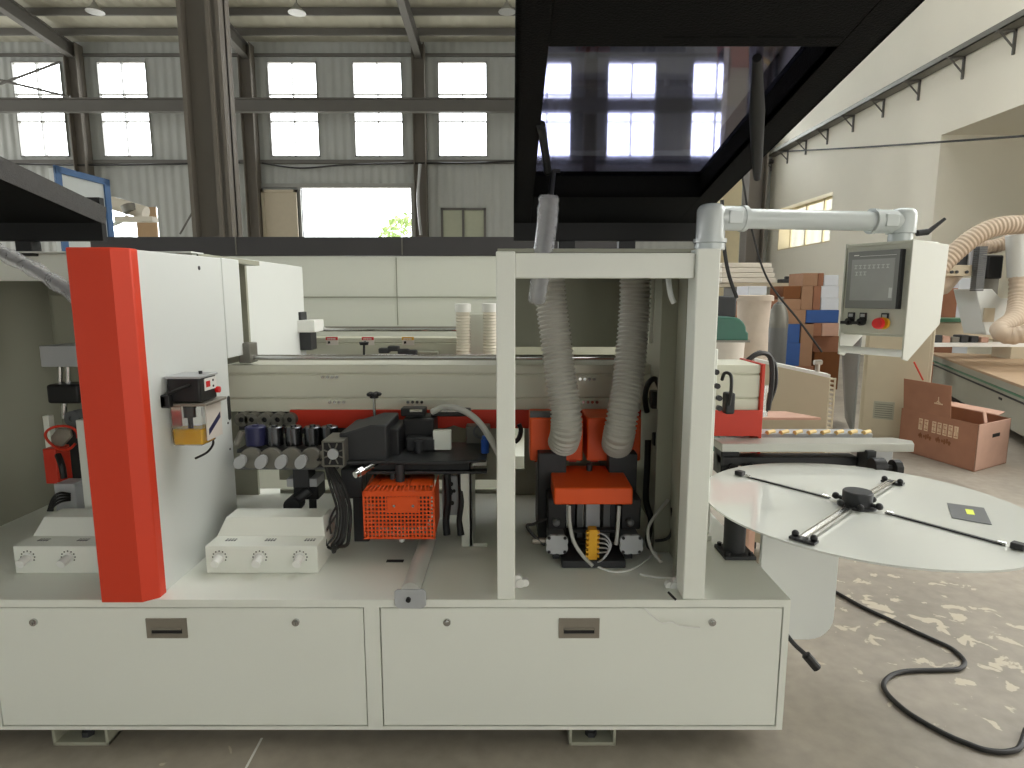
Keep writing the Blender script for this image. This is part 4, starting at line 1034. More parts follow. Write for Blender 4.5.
for x0_, x1_ in ((548, 567), (622, 642)):
    q0, q1, z0_, z1_ = RC(x0_, 506, x1_, 532, 2.16)
    MB().box(q0, q1, 2.18, 2.34, z0_, z1_+0.02).build('side_motor', M['black'], tu2, bevel=0.006)
    p = PY((x0_+x1_)/2-1, 524, 2.15); MB().cyl((p.x, 2.19, p.z), (p.x, 2.16, p.z), 0.014, n=16).sphere((p.x, 2.16, p.z), 0.013, 8).build('motor_button', M['grey'], tu2)
    q0, q1, z0_, z1_ = RC(x0_-2, 536, x1_+1, 554, 2.10)
    xc, zc_ = (q0+q1)/2, (z0_+z1_)/2; wq, hq = (q1-q0)/2, (z1_-z0_)/2
    pr = []
    for k in range(40):
        a = 2*math.pi*k/40; rr_ = 0.80+0.20*abs(math.sin(2*a))**1.2
        pr.append((xc+wq*1.12*rr_*math.cos(a)*1.05, zc_+hq*1.22*rr_*math.sin(a)))
    cy = MB().prism(pr, 2.10, 2.115, 'Y').build('cylinder_end', M['greyl'], tu2, bevel=0.001)
    for sx in (-1, 1):
        for sz in (-1, 1):
            MB().cyl((xc+sx*wq*0.72, 2.1, zc_+sz*hq*0.78), (xc+sx*wq*0.72, 2.097, zc_+sz*hq*0.78), 0.006, n=10).build('cylinder_bolt', M['black'], cy)
    MB().box(xc-wq*0.75, xc+wq*0.75, 2.115, 2.26, zc_-hq*0.85, zc_+hq*0.85).build('air_cylinder', M['grey'], tu2, bevel=0.004)
    MB().box(xc-wq*0.3, xc+wq*0.3, 2.14, 2.2, ZT+0.01, zc_).build('cylinder_support', M['dark'], tu2)
for x0_, x1_, mm_ in ((570, 575, 'black'), (577, 583, 'grey'), (586, 600, 'greyl'), (603, 610, 'grey'), (611, 616, 'dark')):
    q0, q1, z0_, z1_ = RC(x0_, 506, x1_, 556, 2.22)
    MB().box(q0, q1, 2.22+0.01*(x0_ % 3), 2.30, ZT+0.028, b0+0.01).build('guide_column', M[mm_], tu2, bevel=0.002)
q0, q1, z0_, z1_ = RC(572, 530, 616, 556, 2.18)
MB().box(q0, q1, 2.18, 2.21, z1_-0.012, z1_).box(q0, q1, 2.18, 2.21, (z0_+z1_)/2-0.006, (z0_+z1_)/2+0.006).build('cross_plate', M['black'], tu2, bevel=0.002)
q0, q1, z0_, z1_ = RC(587, 530, 599, 560, 2.08)
m = MB().box(q0+0.006, q1-0.006, 2.08, 2.12, z0_, z1_)
tc_ = m.build('terminal_connector', M['yellow'], tu2, bevel=0.002)
m = MB(); nteeth = 6
for k in range(nteeth):
    zz = z0_+0.012+(z1_-z0_-0.024)*k/(nteeth-1)
    m.box(q0-0.002, q0+0.006, 2.082, 2.10, zz-0.004, zz+0.004).box(q1-0.006, q1+0.002, 2.082, 2.10, zz-0.004, zz+0.004)
m.build('connector_teeth', M['yellow'], tc_)
for k in range(5):
    c = [PY(598, 533+k*5, 2.09), PY(606, 536+k*4, 2.06), PY(611-k, 545+k*2, 2.05), PY(606-k, 556+k, 2.04), PY(598, 562, 2.06)]
    for q in c: q.z = max(q.z, ZT+0.006)
    MB().tube(spline(c, 5), 0.003, 6).build('signal_wire', M['greyl'], tu2)
c = [PY(569, 506, 2.10), PY(570, 525, 2.07), PY(574, 542, 2.05), PY(583, 556, 2.04), PY(593, 566, 2.02)]
MB().tube(spline(c, 6), 0.0065, 8).build('signal_wire', M['hose'], tu2)
c = [PY(619, 506, 2.12), PY(618, 525, 2.10), PY(616, 545, 2.08)]
MB().tube(spline(c, 6), 0.0065, 8).build('signal_wire', M['hose'], tu2)
c = [PY(548, 518, 2.2), PY(534, 524, 2.16), PY(527, 526, 2.14), PY(534, 536, 2.13), PY(545, 545, 2.12)]
MB().tube(spline(c, 6), 0.006, 8).build('power_lead', M['cable'], tu2)
p = PY(538, 542, 2.12); MB().cyl((p.x-0.02, 2.13, p.z), (p.x+0.03, 2.13, p.z), 0.012, n=8).build('air_fitting', M['chrome'], tu2)
# loose leads at the side of the bay
def lead(pts, r_, m_, lab, cat='cable', grp=None, nm='cable'):
    for q in pts: q.z = max(q.z, r_+0.001)
    return tag(MB().tube(spline(pts, 8), r_, 8).build(nm, M[m_]), lab, cat, grp)
lead([PY(648, 440, 2.45), PY(647, 470, 2.42), PY(646, 500, 2.38), PY(651, 520, 2.34), PY(648, 540, 2.3), PY(653, 556, 2.22)], 0.013, 'cable', 'thick black cable dropping down the open bay beside the trimmer')
lead([PY(668, 500, 2.2), PY(655, 516, 2.15), PY(648, 530, 2.1), PY(651, 548, 2.06), PY(661, 562, 2.0)], 0.006, 'hose', 'grey see-through tube looping beside the front post in the open bay')
lead([PY(672, 508, 2.2), PY(673, 525, 2.2), PY(668, 538, 2.2), PY(655, 541, 2.2)], 0.006, 'cable', 'thin black cable looping at the lower edge of the open bay')
a = PZ(600, 570, ZT+0.004); 
lead([PZ(598, 567, ZT+0.004), PZ(615, 572, ZT+0.004), PZ(632, 569, ZT+0.004), PZ(646, 560, ZT+0.004), PZ(655, 552, ZT+0.01)], 0.0035, 'white', 'thin white tube curling over the base floor behind the clover knobs', 'air tube', nm='air_tube')
lead([PZ(640, 574, ZT+0.004), PZ(655, 577, ZT+0.004), PZ(672, 578, ZT+0.004)], 0.0035, 'white', 'short white tube lying in front of the clover knob', 'air tube', nm='air_tube')
# cable gland cluster on the side of the bay
cg = thing('cable_gland_cluster', 'black cable glands and looped leads on the inner side of the open bay', 'cable gland', (0.55, 2.4, 0.95))
for px, py, s_ in ((658, 398, 0.03), (664, 392, 0.02), (655, 404, 0.018)):
    p = PY(px, py, 2.42); MB().box(p.x-s_, p.x+s_, 2.42-s_, 2.42+s_, p.z-s_, p.z+s_).build('gland_body', M['black'], cg, bevel=0.006)
MB().tube(spline([PY(647, 412, 2.44), PY(645, 398, 2.42), PY(648, 384, 2.40), PY(655, 379, 2.40), PY(660, 388, 2.40), PY(664, 400, 2.40)]), 0.011, 10).build('looped_lead', M['cable'], cg)
MB().tube(spline([PY(662, 404, 2.38), PY(668, 415, 2.36), PY(676, 426, 2.34), PY(681, 434, 2.33)]), 0.006, 8).build('looped_lead', M['cable'], cg)
MB().tube(spline([PY(672, 440, 2.36), PY(680, 448, 2.34), PY(686, 462, 2.34)]), 0.006, 8).build('looped_lead', M['cable'], cg)
p = PY(670, 430, 2.38); MB().cyl((p.x, 2.38, p.z-0.012), (p.x, 2.38, p.z+0.03), 0.03, n=16).build('blue_connector', mat('dark_blue_connector', rgb(40, 52, 90), 0.4), cg, bevel=0.003)
p = PY(658, 439, 2.44); MB().box(p.x-0.022, p.x+0.022, 2.42, 2.46, p.z-0.025, p.z+0.025).build('black_switch', M['black'], cg, bevel=0.004)
for px in (517, 519):
    pass
lead([PY(519, 424, 2.5), PY(521, 430, 2.5), PY(519, 438, 2.5), PY(515, 442, 2.5)], 0.010, 'cable', 'short black lead behind the tall front post by the dust hood')
# white tie wire hanging over the front edge
c = [PY(645, 608, D-0.008), PY(652, 616, D-0.012), PY(662, 623, D-0.02), PY(672, 622, D-0.02), PY(680, 626, D-0.02), PY(700, 628, D-0.012)]
tag(MB().tube(spline(c), 0.0025, 6).build('tie_wire', M['white']), 'thin white tie wire hanging over the cream base front', 'wire')
tag(MB().cyl(PY(668, 592, D+0.02), PY(676, 600, D-0.0), 0.004, n=8).build('cut_cable_end', M['cable']), 'tiny black cable end lying at the foot of the front post', 'cable end')

# ---------------- leftmost dark bay
lb = thing('buffing_unit', 'buffing unit with grey box and black motor in the dark bay beside the orange pillar', 'buffing unit', (-1.75, 2.5, ZT))
q0, q1, z0_, z1_ = RC(40, 346, 76, 367, 2.4)
MB().box(q0, q1, 2.40, 2.55, z0_, z1_).build('gearbox_cover', M['greyl'], lb, bevel=0.003)
q0, q1, z0_, z1_ = RC(57, 295, 84, 345, 2.6)
MB().box(q0, q1, 2.58, 2.64, z0_-0.0, z1_).build('mount_column', M['paintg'], lb, bevel=0.003)
q0, q1, z0_, z1_ = RC(50, 384, 82, 403, 2.42)
MB().box(q0, q1, 2.40, 2.50, z0_, z1_).build('motor', M['black'], lb, bevel=0.01)
for px in (60, 68):
    MB().cyl(PY(px, 366, 2.44), PY(px, 386, 2.44), 0.01, n=10).build('piston_rod', M['steel'], lb)
MB().cyl(PY(64, 403, 2.44), PY(64, 418, 2.44), 0.012, n=10).build('piston_rod', M['steel'], lb)
q0, q1, z0_, z1_ = RC(44, 416, 50, 450, 2.4)
MB().box(q0, q1, 2.4, 2.43, z0_, z1_).build('pale_strip', M['paint'], lb, bevel=0.002)
q0, q1, z0_, z1_ = RC(62, 430, 82, 480, 2.5)
MB().box(q0, q1, 2.50, 2.60, ZT, z1_).build('rear_block', M['dark'], lb, bevel=0.004)
p = PY(72, 419, 2.4); MB().ring((p.x, 2.4, p.z), (0, 1, 0), 0.032, 0.014, 0.05).cyl((p.x, 2.41, p.z), (p.x, 2.45, p.z), 0.015, n=12).build('guide_wheel', M['grey'], lb)
c = []
pc = PY(62, 438, 2.34)
for k in range(13):
    a = 2*math.pi*k/12*0.93; c.append(Vector((pc.x+0.062*math.cos(a), 2.34+0.01*math.sin(2*a), pc.z+0.048*math.sin(a))))
MB().tube(spline(c, 4), 0.005, 8).build('red_wire_loop', M['redb'], lb)
MB().prism([(pc.x-0.06, pc.z-0.03), (pc.x-0.02, pc.z-0.04), (pc.x+0.02, pc.z), (pc.x+0.015, pc.z+0.03), (pc.x-0.03, pc.z+0.035), (pc.x-0.06, pc.z)], 2.36, 2.375, 'Y').build('polished_blade', M['chrome'], lb, bevel=0.002)
q0, q1, z0_, z1_ = RC(44, 449, 57, 484, 2.34)
MB().box(q0, q1, 2.34, 2.42, z0_, z1_).build('red_guard', M['redb'], lb, bevel=0.004)
q0, q1, z0_, z1_ = RC(55, 484, 76, 512, 2.32)
MB().box(q0, q1, 2.32, 2.40, ZT, z1_).build('terminal_block', M['greyl'], lb, bevel=0.003)
q0, q1, z0_, z1_ = RC(80, 420, 92, 511, 2.30)
MB().box(q0, q1, 2.30, 2.36, ZT, z1_).build('tall_plate', M['paint'], lb, bevel=0.003)
for k in range(4):
    c = [PY(70, 494+k*2, 2.31), PY(60, 493+k*3, 2.27), PY(53, 498+k*3, 2.26), PY(48+k*1.5, 511, 2.26)]
    MB().tube(spline(c, 5), 0.0045, 8).build('black_wire', M['cable'], lb)
c = [PY(58, 455, 2.33), PY(62, 466, 2.3), PY(64, 478, 2.3)]
MB().tube(spline(c, 5), 0.012, 8).build('black_wire', M['cable'], lb)

# ================================================================== SECOND MACHINE BEHIND
s2 = thing('edge_banding_machine', 'second cream edge banding machine standing behind the first with a closed dark cover', 'woodworking machine', (-0.8, 4.6, 0))
MB().box(-2.9, 0.9, 3.6, 5.6, 0.07, 0.54).build('base', M['paint'], s2, bevel=0.004)
MB().box(-2.6, -2.5, 3.7, 5.4, 0, 0.07).box(0.3, 0.4, 3.7, 5.4, 0, 0.07).build('foot', M['paintg'], s2)
MB().box(-1.45, -1.42, 3.30, 4.2, 0.54, 1.695).build('side_panel', M['paint2'], s2, bevel=0.003)
MB().box(-2.9, 0.9, 4.9, 4.93, 0.54, 1.81).build('cover_panel', M['paint'], s2)
x0, x1, z0, z1 = RC(305, 297, 397, 322, 4.89); 
p = PY(397, 300, 4.89)
MB().box(p.x-0.003, p.x+0.003, 4.895, 4.9, p.z-0.2, 1.80).build('panel_seam', M['paintg'], s2)
z = PY(400, 297, 4.89).z
MB().box(-1.9, 0.9, 4.88, 4.9, z-0.005, z+0.003).build('panel_seam', M['paintg'], s2)
zt_ = PY(300, 237, 4.9).z
MB().box(-3.3, 0.9, 4.88, 5.6, 1.815, zt_).build('closed_cover', mat('charcoal_cover_paint', rgb(66, 64, 66), 0.5, var=0.05), s2, bevel=0.004)
for px in (236, 402):
    p = PY(px, 248, 4.875); MB().box(p.x-0.004, p.x+0.004, 4.87, 4.885, 1.82, zt_-0.004).build('cover_joint', M['alud'], s2)
zb1 = PY(350, 338, 4.3).z
bm2 = MB().prism([(4.3, 0.95), (4.3, zb1-0.15), (4.308, zb1-0.145), (4.3, zb1-0.14), (4.3, zb1-0.04), (4.308, zb1-0.035), (4.3, zb1-0.03), (4.3, zb1), (4.5, zb1), (4.5, 0.95)], -1.5, 0.9, 'X').build('pressure_beam', M['paintg'], s2, bevel=0.002)
bm2.data.materials[0] = beam.data.materials[0]
z = PY(350, 329, 4.25).z
MB().cyl((-1.36, 4.25, z), (0.8, 4.25, z), 0.018, n=12).build('guide_rod', M['steel'], s2)
x0, x1, z0, z1 = RC(293, 320, 317, 332, 4.1)
MB().box(x0, x1, 4.05, 4.25, z0, z1).build('rod_box', M['white'], s2, bevel=0.004)
x0, x1, z0, z1 = RC(296, 332, 312, 350, 4.1)
MB().box(x0, x1, 4.08, 4.2, z0, z1).build('rod_motor', M['dark'], s2, bevel=0.004)
x0, x1, z0, z1 = RC(297, 312, 302, 321, 4.1)
MB().box(x0, x1, 4.08, 4.2, z0, z1).build('rod_lug', M['dark'], s2, bevel=0.004)
for px, yel in ((332, 0), (368, 0), (408, 1)):
    x0, x1, z0, z1 = RC(px-6, 337, px+6, 345, 4.295)
    st_ = MB().box(x0, x1, 4.292, 4.299, z0, z1).build('warning_sticker', M['stickw'], s2)
    MB().box(x0, x1, 4.290, 4.292, z1-(z1-z0)*0.38, z1).build('sticker_header', M['yellow'] if yel else M['stickred'], st_)
    MB().prism([(x0+0.014, z0+0.008), (x0+0.032, z0+0.012), (x0+0.028, z0+0.028), (x0+0.014, z0+0.026)], 4.290, 4.292, 'Y').build('sticker_pictogram', M['ink'], st_)
    m = MB()
    for k in range(5): m.box(x0+0.012+k*0.012, x0+0.020+k*0.012, 4.2885, 4.29, z1-0.017, z1-0.009)
    m.build('sticker_letters', M['white'], st_)
for px in (463, 490):
    a = PY(px, 320, 4.15); r_ = 0.05 if px != 477 else 0.042
    zt2 = PY(px, 312, 4.15).z; zt3 = PY(px, 307, 4.15).z
    hose('machine_hose', [(a.x, 4.15, 0.95), (a.x, 4.15, 1.2), (a.x, 4.15, zt2)], r_, 'hosec', s2, pitch=0.02, depth=0.006)
    MB().lathe((a.x, 4.15, zt2), [(r_+0.004, 0), (r_+0.004, zt3-zt2+0.02), (r_-0.006, zt3-zt2+0.024)], 24).build('hose_collar', M['white'], s2)
x0, x1, z0, z1 = RC(470, 314, 484, 365, 4.2)
MB().box(x0-0.03, x1+0.03, 4.22, 4.26, z0, z1).build('hose_plate', M['paint'], s2, bevel=0.003)
# tools of the second machine just above the near beam
x0, x1, z0, z1 = RC(402, 349, 438, 357, 4.2)
MB().box(x0+0.1, x1, 4.18, 4.28, z0, z1-0.02).build('tool_plate', M['paintg'], s2, bevel=0.004)
for px, py in ((385, 350), (394, 348), (404, 351), (412, 352)):
    p = PY(px, py, 4.15); MB().box(p.x-0.04, p.x+0.035, 4.12, 4.18, p.z-0.02, p.z+0.015).build('tool_head', M['dark'], s2, bevel=0.008)
p0 = PY(364, 356, 4.15); p1 = PY(364, 345, 4.15)
MB().cyl(p0, p1, 0.008, n=8).cyl(p1, p1+Vector((0, 0, 0.02)), 0.028, 0.034, n=10).build('star_knob', M['black'], s2)
for px, py, s_, m_ in ((302, 362, .09, 'dark'), (322, 362, .05, 'grey'), (333, 362, .05, 'grey'), (350, 363, .1, 'dark'), (372, 362, .06, 'alud'), (408, 362, .08, 'redb'), (437, 362, .08, 'dark'), (455, 362, .05, 'redb'), (480, 362, .05, 'redb')):
    p = PY(px, py, 4.12); MB().box(p.x-s_, p.x+s_, 4.08, 4.2, p.z-0.03, p.z+0.02).build('tool_block', M[m_], s2, bevel=0.004)
MB().box(-1.3, 0.8, 4.0, 4.3, 0.9, 0.95).build('tool_bed', M['paintg'], s2)
# ================================================================== RIGHT-HAND SIDE OF THE HALL
# cable tray on brackets along the plaster wall
zt6 = 6.2
ct_ = thing('cable_tray', 'long grey metal cable tray on brackets along the plaster side wall', 'cable tray', (XR-0.2, 15, zt6))
MB().box(XR-0.32, XR-0.02, 9.5, YB-0.3, zt6, zt6+0.02).box(XR-0.32, XR-0.30, 9.5, YB-0.3, zt6, zt6+0.12).box(XR-0.04, XR-0.02, 9.5, YB-0.3, zt6, zt6+0.12).build('tray_channel', M['alud'], ct_)
for k, px in enumerate((1008, 960, 918, 884, 855, 830, 809, 791, 775)):
    Yb = PX(px, 60, XR-0.1).y
    MB().box(XR-0.36, XR, Yb-0.02, Yb+0.02, zt6-0.04, zt6).box(XR-0.04, XR, Yb-0.02, Yb+0.02, zt6-0.42, zt6).tube([(XR-0.03, Yb, zt6-0.30), (XR-0.30, Yb, zt6-0.03)], 0.018, 6).build('bracket', M['beamst'], ct_)
def wire(pts, r_, lab, m_='cable', cat='cable', grp=None, name='cable'):
    return tag(MB().tube(spline(pts, 8), r_, 6).build(name, M[m_]), lab, cat, grp)
wire([PX(772, 152, XR-0.15), PX(850, 148, XR-0.15), PX(940, 142, XR-0.3), PX(1024, 136, XR-0.3), PX(1100, 130, XR-0.3)], 0.02, 'thin dark cable strung along the plaster wall below the cable tray')
wire([PY(-20, 163, 21.7), PY(80, 165, 21.7), PY(170, 164, 21.7), PY(240, 162, 21.7)], 0.03, 'sagging dark cable along the clad wall nearer the small far doorway')
wire([PY(262, 163, 21.7), PY(300, 168, 21.7), PY(345, 165, 21.7), PY(415, 163, 21.7), PY(470, 163, 21.7), PY(530, 160, 21.7)], 0.03, 'sagging dark cable along the clad wall above the bright bay door')
a = PY(420, 164, 21.4); b_ = PY(421, 235, 21.4)
tag(MB().tube(spline([a, PY(418, 200, 21.4), b_]), 0.05, 8).build('conduit', M['greyl']), 'pale conduit running down the wall column beside the bay door', 'conduit')
wire([PY(742, 175, 6.0), PY(752, 230, 6.0), PY(768, 280, 6.0), PY(800, 322, 6.0), PY(822, 352, 6.0)], 0.010, 'thin grey cord slanting down in front of the stacked cartons')
wire([PY(722, 200, 3.2), PY(724, 245, 3.2), PY(729, 275, 3.2), PY(737, 298, 3.2)], 0.010, 'dark cord hanging down beside the console post toward the dust collector')

# pendant lamps
for px, py, lab in ((95, 4, 'small bay lamp hanging from the roof nearest the hall corner'), (297, 5, 'small bay lamp hanging from the roof above the bright bay door'), (507, 4, 'small bay lamp hanging from the roof beside the smoked window cover')):
    p = PY(px, py+8, 18.0)
    t = thing('bay_lamp', lab, 'ceiling lamp', (p.x, p.y, p.z), 'bay lamps under the roof')
    MB().lathe((p.x, 18.0, p.z), [(0.24, 0), (0.20, 0.05), (0.10, 0.14), (0.05, 0.24)], 20).build('reflector', M['bulb'], t)
    MB().cyl((p.x, 18.0, p.z+0.2), (p.x, 18.0, roofz(18)-0.02), 0.015, n=6).build('rod', M['beamst'], t)

# tree outside the bay door
tt = thing('tree', 'bushy green tree standing outside the bright bay door', 'tree', (-4.9, 31, 0))
m = MB(); random.seed(5)
tcn = PY(408, 240, 31)
for k in range(700):
    th_ = random.uniform(0, 2*math.pi); ph_ = math.acos(random.uniform(-1, 1)); rr_ = random.uniform(0.5, 1)**0.5
    c = Vector((tcn.x+1.5*rr_*math.sin(ph_)*math.cos(th_), 31+1.3*rr_*math.sin(ph_)*math.sin(th_), tcn.z-0.2+1.5*rr_*math.cos(ph_)))
    u = Vector((random.uniform(-1, 1), random.uniform(-1, 1), random.uniform(-1, 1))).normalized()*0.16; v = u.orthogonal().normalized()*0.09
    m.add([c-u, c-v, c+u, c+v], [(0, 1, 2, 3)])
m.build('foliage', M['leaf'], tt, smooth=False)
MB().tube([(tcn.x, 31, 0), (tcn.x+0.1, 31, 2.0), (tcn.x, 31, tcn.z)], [0.16, 0.12, 0.05], 10).build('tree_trunk', M['column'], tt)
struct('ground', MB().box(-60, 60, YB+0.3, 60, -0.25, -0.05), mat('pale_yard_concrete', rgb(200, 196, 186), 0.9, scale=0.5), smooth=False)

# blue framed panel booth and ducts far left
bb = thing('panel_booth', 'white corrugated booth panel with a blue frame rising beyond the black cover', 'panel booth', (-7, 10.5, 0))
def quad_slab(pts, off, mb):
    o = Vector(off); P_ = [Vector(p) for p in pts]
    mb.add([tuple(p) for p in P_]+[tuple(p+o) for p in P_], [(3, 2, 1, 0), (4, 5, 6, 7), (0, 1, 5, 4), (1, 2, 6, 5), (2, 3, 7, 6), (3, 0, 4, 7)]); return mb
Ya, Yb2 = 8.8, 9.9
pa = PY(53, 168, Ya); pb_ = PY(108, 180, Yb2); 
zt_ = pa.z
quad_slab([(pa.x, Ya, 0), (pb_.x, Yb2, 0), (pb_.x, Yb2, zt_), (pa.x, Ya, zt_)], (-0.08, 0.02, 0), MB()).build('white_panel', mat('booth_panel_sheet', rgb(206, 212, 212), 0.5), bb)
dv = Vector((pb_.x-pa.x, Yb2-Ya, 0)).normalized()
m = MB()
for (p, q) in (((pa.x, Ya), (pa.x+dv.x*0.12, Ya+dv.y*0.12)), ((pb_.x-dv.x*0.12, Yb2-dv.y*0.12), (pb_.x, Yb2))):
    quad_slab([(p[0], p[1], 0), (q[0], q[1], 0), (q[0], q[1], zt_+0.04), (p[0], p[1], zt_+0.04)], (0.03, -0.01, 0), m)
quad_slab([(pa.x, Ya, zt_-0.05), (pb_.x, Yb2, zt_-0.05), (pb_.x, Yb2, zt_+0.04), (pa.x, Ya, zt_+0.04)], (0.03, -0.01, 0), m)
m.build('blue_frame', M['bfoam'], bb)
dc = thing('duct_machine', 'pale ducts and pipes of a far machine standing in the bright doorway', 'ducting', (-8, 13, 0))
m = MB()
p = [PY(100, 202, 12.5), PY(112, 202, 12.5), PY(120, 206, 12.5), PY(140, 214, 12.5)]
MB().tube(spline([PY(100, 238, 12.5), PY(101, 212, 12.5), PY(107, 203, 12.5), PY(118, 203, 12.5), PY(140, 212, 12.5)]), 0.10, 14).build('bent_duct', M['pipe'], dc)
MB().cyl(PY(112, 203, 12.4), PY(146, 213, 12.4), 0.13, n=16).build('round_duct', M['hosec'], dc)
MB().cyl(PY(128, 205, 12.3), PY(131, 212, 12.3), 0.13, n=12).build('duct_flange', M['alud'], dc)
q = PY(101, 238, 12.5)
MB().box(q.x-0.3, q.x+0.8, 12.2, 13.0, 0, q.z).build('machine_body', M['paint'], dc)
MB().tube([PY(112, 225, 12.4), PY(120, 222, 12.4), PY(128, 216, 12.4)], 0.04, 8).build('bent_bar', M['paint'], dc)
MB().box(PY(118, 228, 12.4).x, PY(156, 228, 12.4).x, 12.3, 12.5, PY(130, 222, 12.4).z, PY(130, 217, 12.4).z).build('flat_arm', M['hosec'], dc)

# stacked cartons
YS = 9.6
gidx = [0]
def carton(x0_, y0_, x1_, y1_, m_, lab, Y=YS, dep=0.5, zb=None, cat='carton', name='carton', grp='cartons stacked along the hall side'):
    a0, a1, b0, b1 = RC(x0_, y0_, x1_, y1_, Y)
    if zb is not None: b0 = zb
    g = 0.004
    mb = MB().box(a0+g, a1-g, Y, Y+dep, b0+0.001, b1-0.001)
    o = mb.build(name, M[m_], bevel=0.006); tag(o, lab, cat, grp)
    return o
rows = [
 (748, 286, 767, 298, 'wbox', 'white carton topmost beside the filter bag rim, under the pale beams'),
 (803, 273, 818, 286, 'card', 'brown carton highest of the brown ones, next to a white carton top'),
 (818, 273, 824, 286, 'cardr', 'narrow reddish brown carton squeezed between brown and white top cartons'),
 (824, 275, 839, 286, 'wbox', 'white carton topmost beside the console box'),
 (783, 286, 801, 299, 'cardd', 'small dark brown carton just above the gas cylinder shoulder'),
 (801, 286, 813, 310, 'card', 'tall tan carton in the stack beside the small dark carton'),
 (813, 286, 821, 310, 'cardr', 'narrow reddish carton between tan and white cartons'),
 (821, 286, 839, 298, 'wbox', 'white carton second from the top beside the console box'),
 (821, 298, 839, 310, 'wbox', 'white carton third from the top just above the blue wrapped board'),
 (783, 299, 801, 310, 'card', 'tan carton directly under the small dark brown carton'),
 (783, 310, 806, 324, 'card', 'tan carton beside the blue wrapped board'),
 (806, 310, 839, 323, 'bsheet', 'blue wrapped bundle lying on reddish cartons in the stack'),
 (822, 323, 839, 336, 'cardp', 'pale reddish carton below the blue wrapped bundle'),
 (800, 324, 813, 366, 'card', 'tall brown carton between the blue boxes and the dark gap'),
 (780, 324, 800, 343, 'bsheet', 'blue wrapped box beside the gas cylinder, upper of two'),
 (780, 343, 800, 366, 'bsheet', 'blue wrapped box beside the gas cylinder, lower of two'),
]
for r_ in rows:
    x0_, y0_, x1_, y1_, m_, lab = r_
    if m_ == 'bsheet': carton(x0_, y0_, x1_, y1_, m_, lab, name='blue_box', cat='box', grp='blue wrapped boxes in the stack')
    else: carton(x0_, y0_, x1_, y1_, m_, lab)
# lower tiers down to the floor
carton(780, 366, 813, 391, 'cardr', 'brown carton on the floor below the blue boxes', zb=0)
carton(813, 352, 839, 391, 'cardd', 'dark brown carton on the floor beneath the dark gap of the stack', zb=0, Y=YS+0.15)
carton(813, 336, 839, 352, 'cardr', 'dark red brown carton recessed in the gap of the stack', Y=YS+0.15)
carton(813, 323, 822, 336, 'cardr', 'narrow brown carton under the blue wrapped bundle', Y=YS)
for k, (x0_, x1_) in enumerate(((724, 738), (738, 751), (751, 765), (765, 780))):
    z_ = [298, 298, 298, 300][k]
    for j in range(4):
        y0_ = z_+j*17; y1_ = z_+(j+1)*17 if j < 3 else 391
        carton(x0_, y0_, x1_, y1_, ('card', 'cardr', 'cardp', 'cardr')[(k+j) % 4], 'brown carton of the tall stack behind the filter bags and gas cylinder', Y=YS+0.05, zb=0 if j == 3 else None, grp='brown cartons behind the filter bags')
# shelf and long pale beams above
x0, x1, z0, z1 = RC(728, 283, 800, 287, 11.0)
sh_ = thing('storage_shelf', 'long pale shelf plank behind the carton stack', 'shelf', ((x0+x1)/2, 11.3, 0))
MB().box(x0, x1, 10.9, 11.6, z0, z1).build('plank', M['cab'], sh_)
for q in (x0+0.1, x1-0.15): MB().box(q, q+0.06, 10.95, 11.5, 0, z0).build('leg', M['beamst'], sh_)
for k in range(4):
    xa, xb, z0, z1 = RC(722, 262+k*5.2, 772+k*1.5, 266.4+k*5.2, 10.9)
    zb_ = RC(728, 283, 800, 287, 11.0)[3]
    zz = zb_+0.002+(3-k)*0.088
    tag(MB().box(xa, xb, 10.9, 11.5, zz, zz+0.083).build('long_beam', M['hosec'], bevel=0.01), ('topmost long pale beam of the pile on the shelf', 'second long pale beam from the top of the pile on the shelf', 'third long pale beam from the top of the pile on the shelf', 'lowest long pale beam of the pile on the shelf')[k], 'beam', 'long pale beams piled on the shelf')
p = PY(790, 280, 10.95)
bzz = RC(728, 283, 800, 287, 11.0)[3]
o = tag(MB().box(p.x-0.12, p.x+0.12, 11.0, 11.2, bzz, bzz+0.07).box(p.x-0.02, p.x+0.05, 11.05, 11.15, bzz+0.07, bzz+0.12).build('small_motor', M['dark'], bevel=0.01), 'small dark brown device lying on the shelf plank end', 'motor')
# gas cylinder
gc = PY(777, 340, 7.6); gt = PY(777, 308, 7.6).z
gy = thing('gas_cylinder', 'tall dull grey gas cylinder standing before the brown and blue boxes', 'gas cylinder', (gc.x, 7.6, 0))
MB().lathe((gc.x, 7.6, 0), [(0.10, 0), (0.115, 0.02), (0.115, gt-0.12), (0.10, gt-0.04), (0.06, gt+0.04), (0.035, gt+0.07)], 28).build('cylinder_body', M['cylg'], gy)
MB().lathe((gc.x, 7.6, 0), [(0.117, gt-0.24), (0.117, gt-0.125), (0.10, gt-0.035), (0.062, gt+0.043), (0.03, gt+0.075), (0.03, gt-0.2)], 28).build('cylinder_shoulder', M['alud'], gy)
MB().cyl((gc.x, 7.6, gt+0.06), (gc.x, 7.6, gt+0.13), 0.02, n=10).cyl((gc.x, 7.6, gt+0.1), (gc.x+0.05, 7.6, gt+0.13), 0.012, n=8).build('valve', M['chrome'], gy)
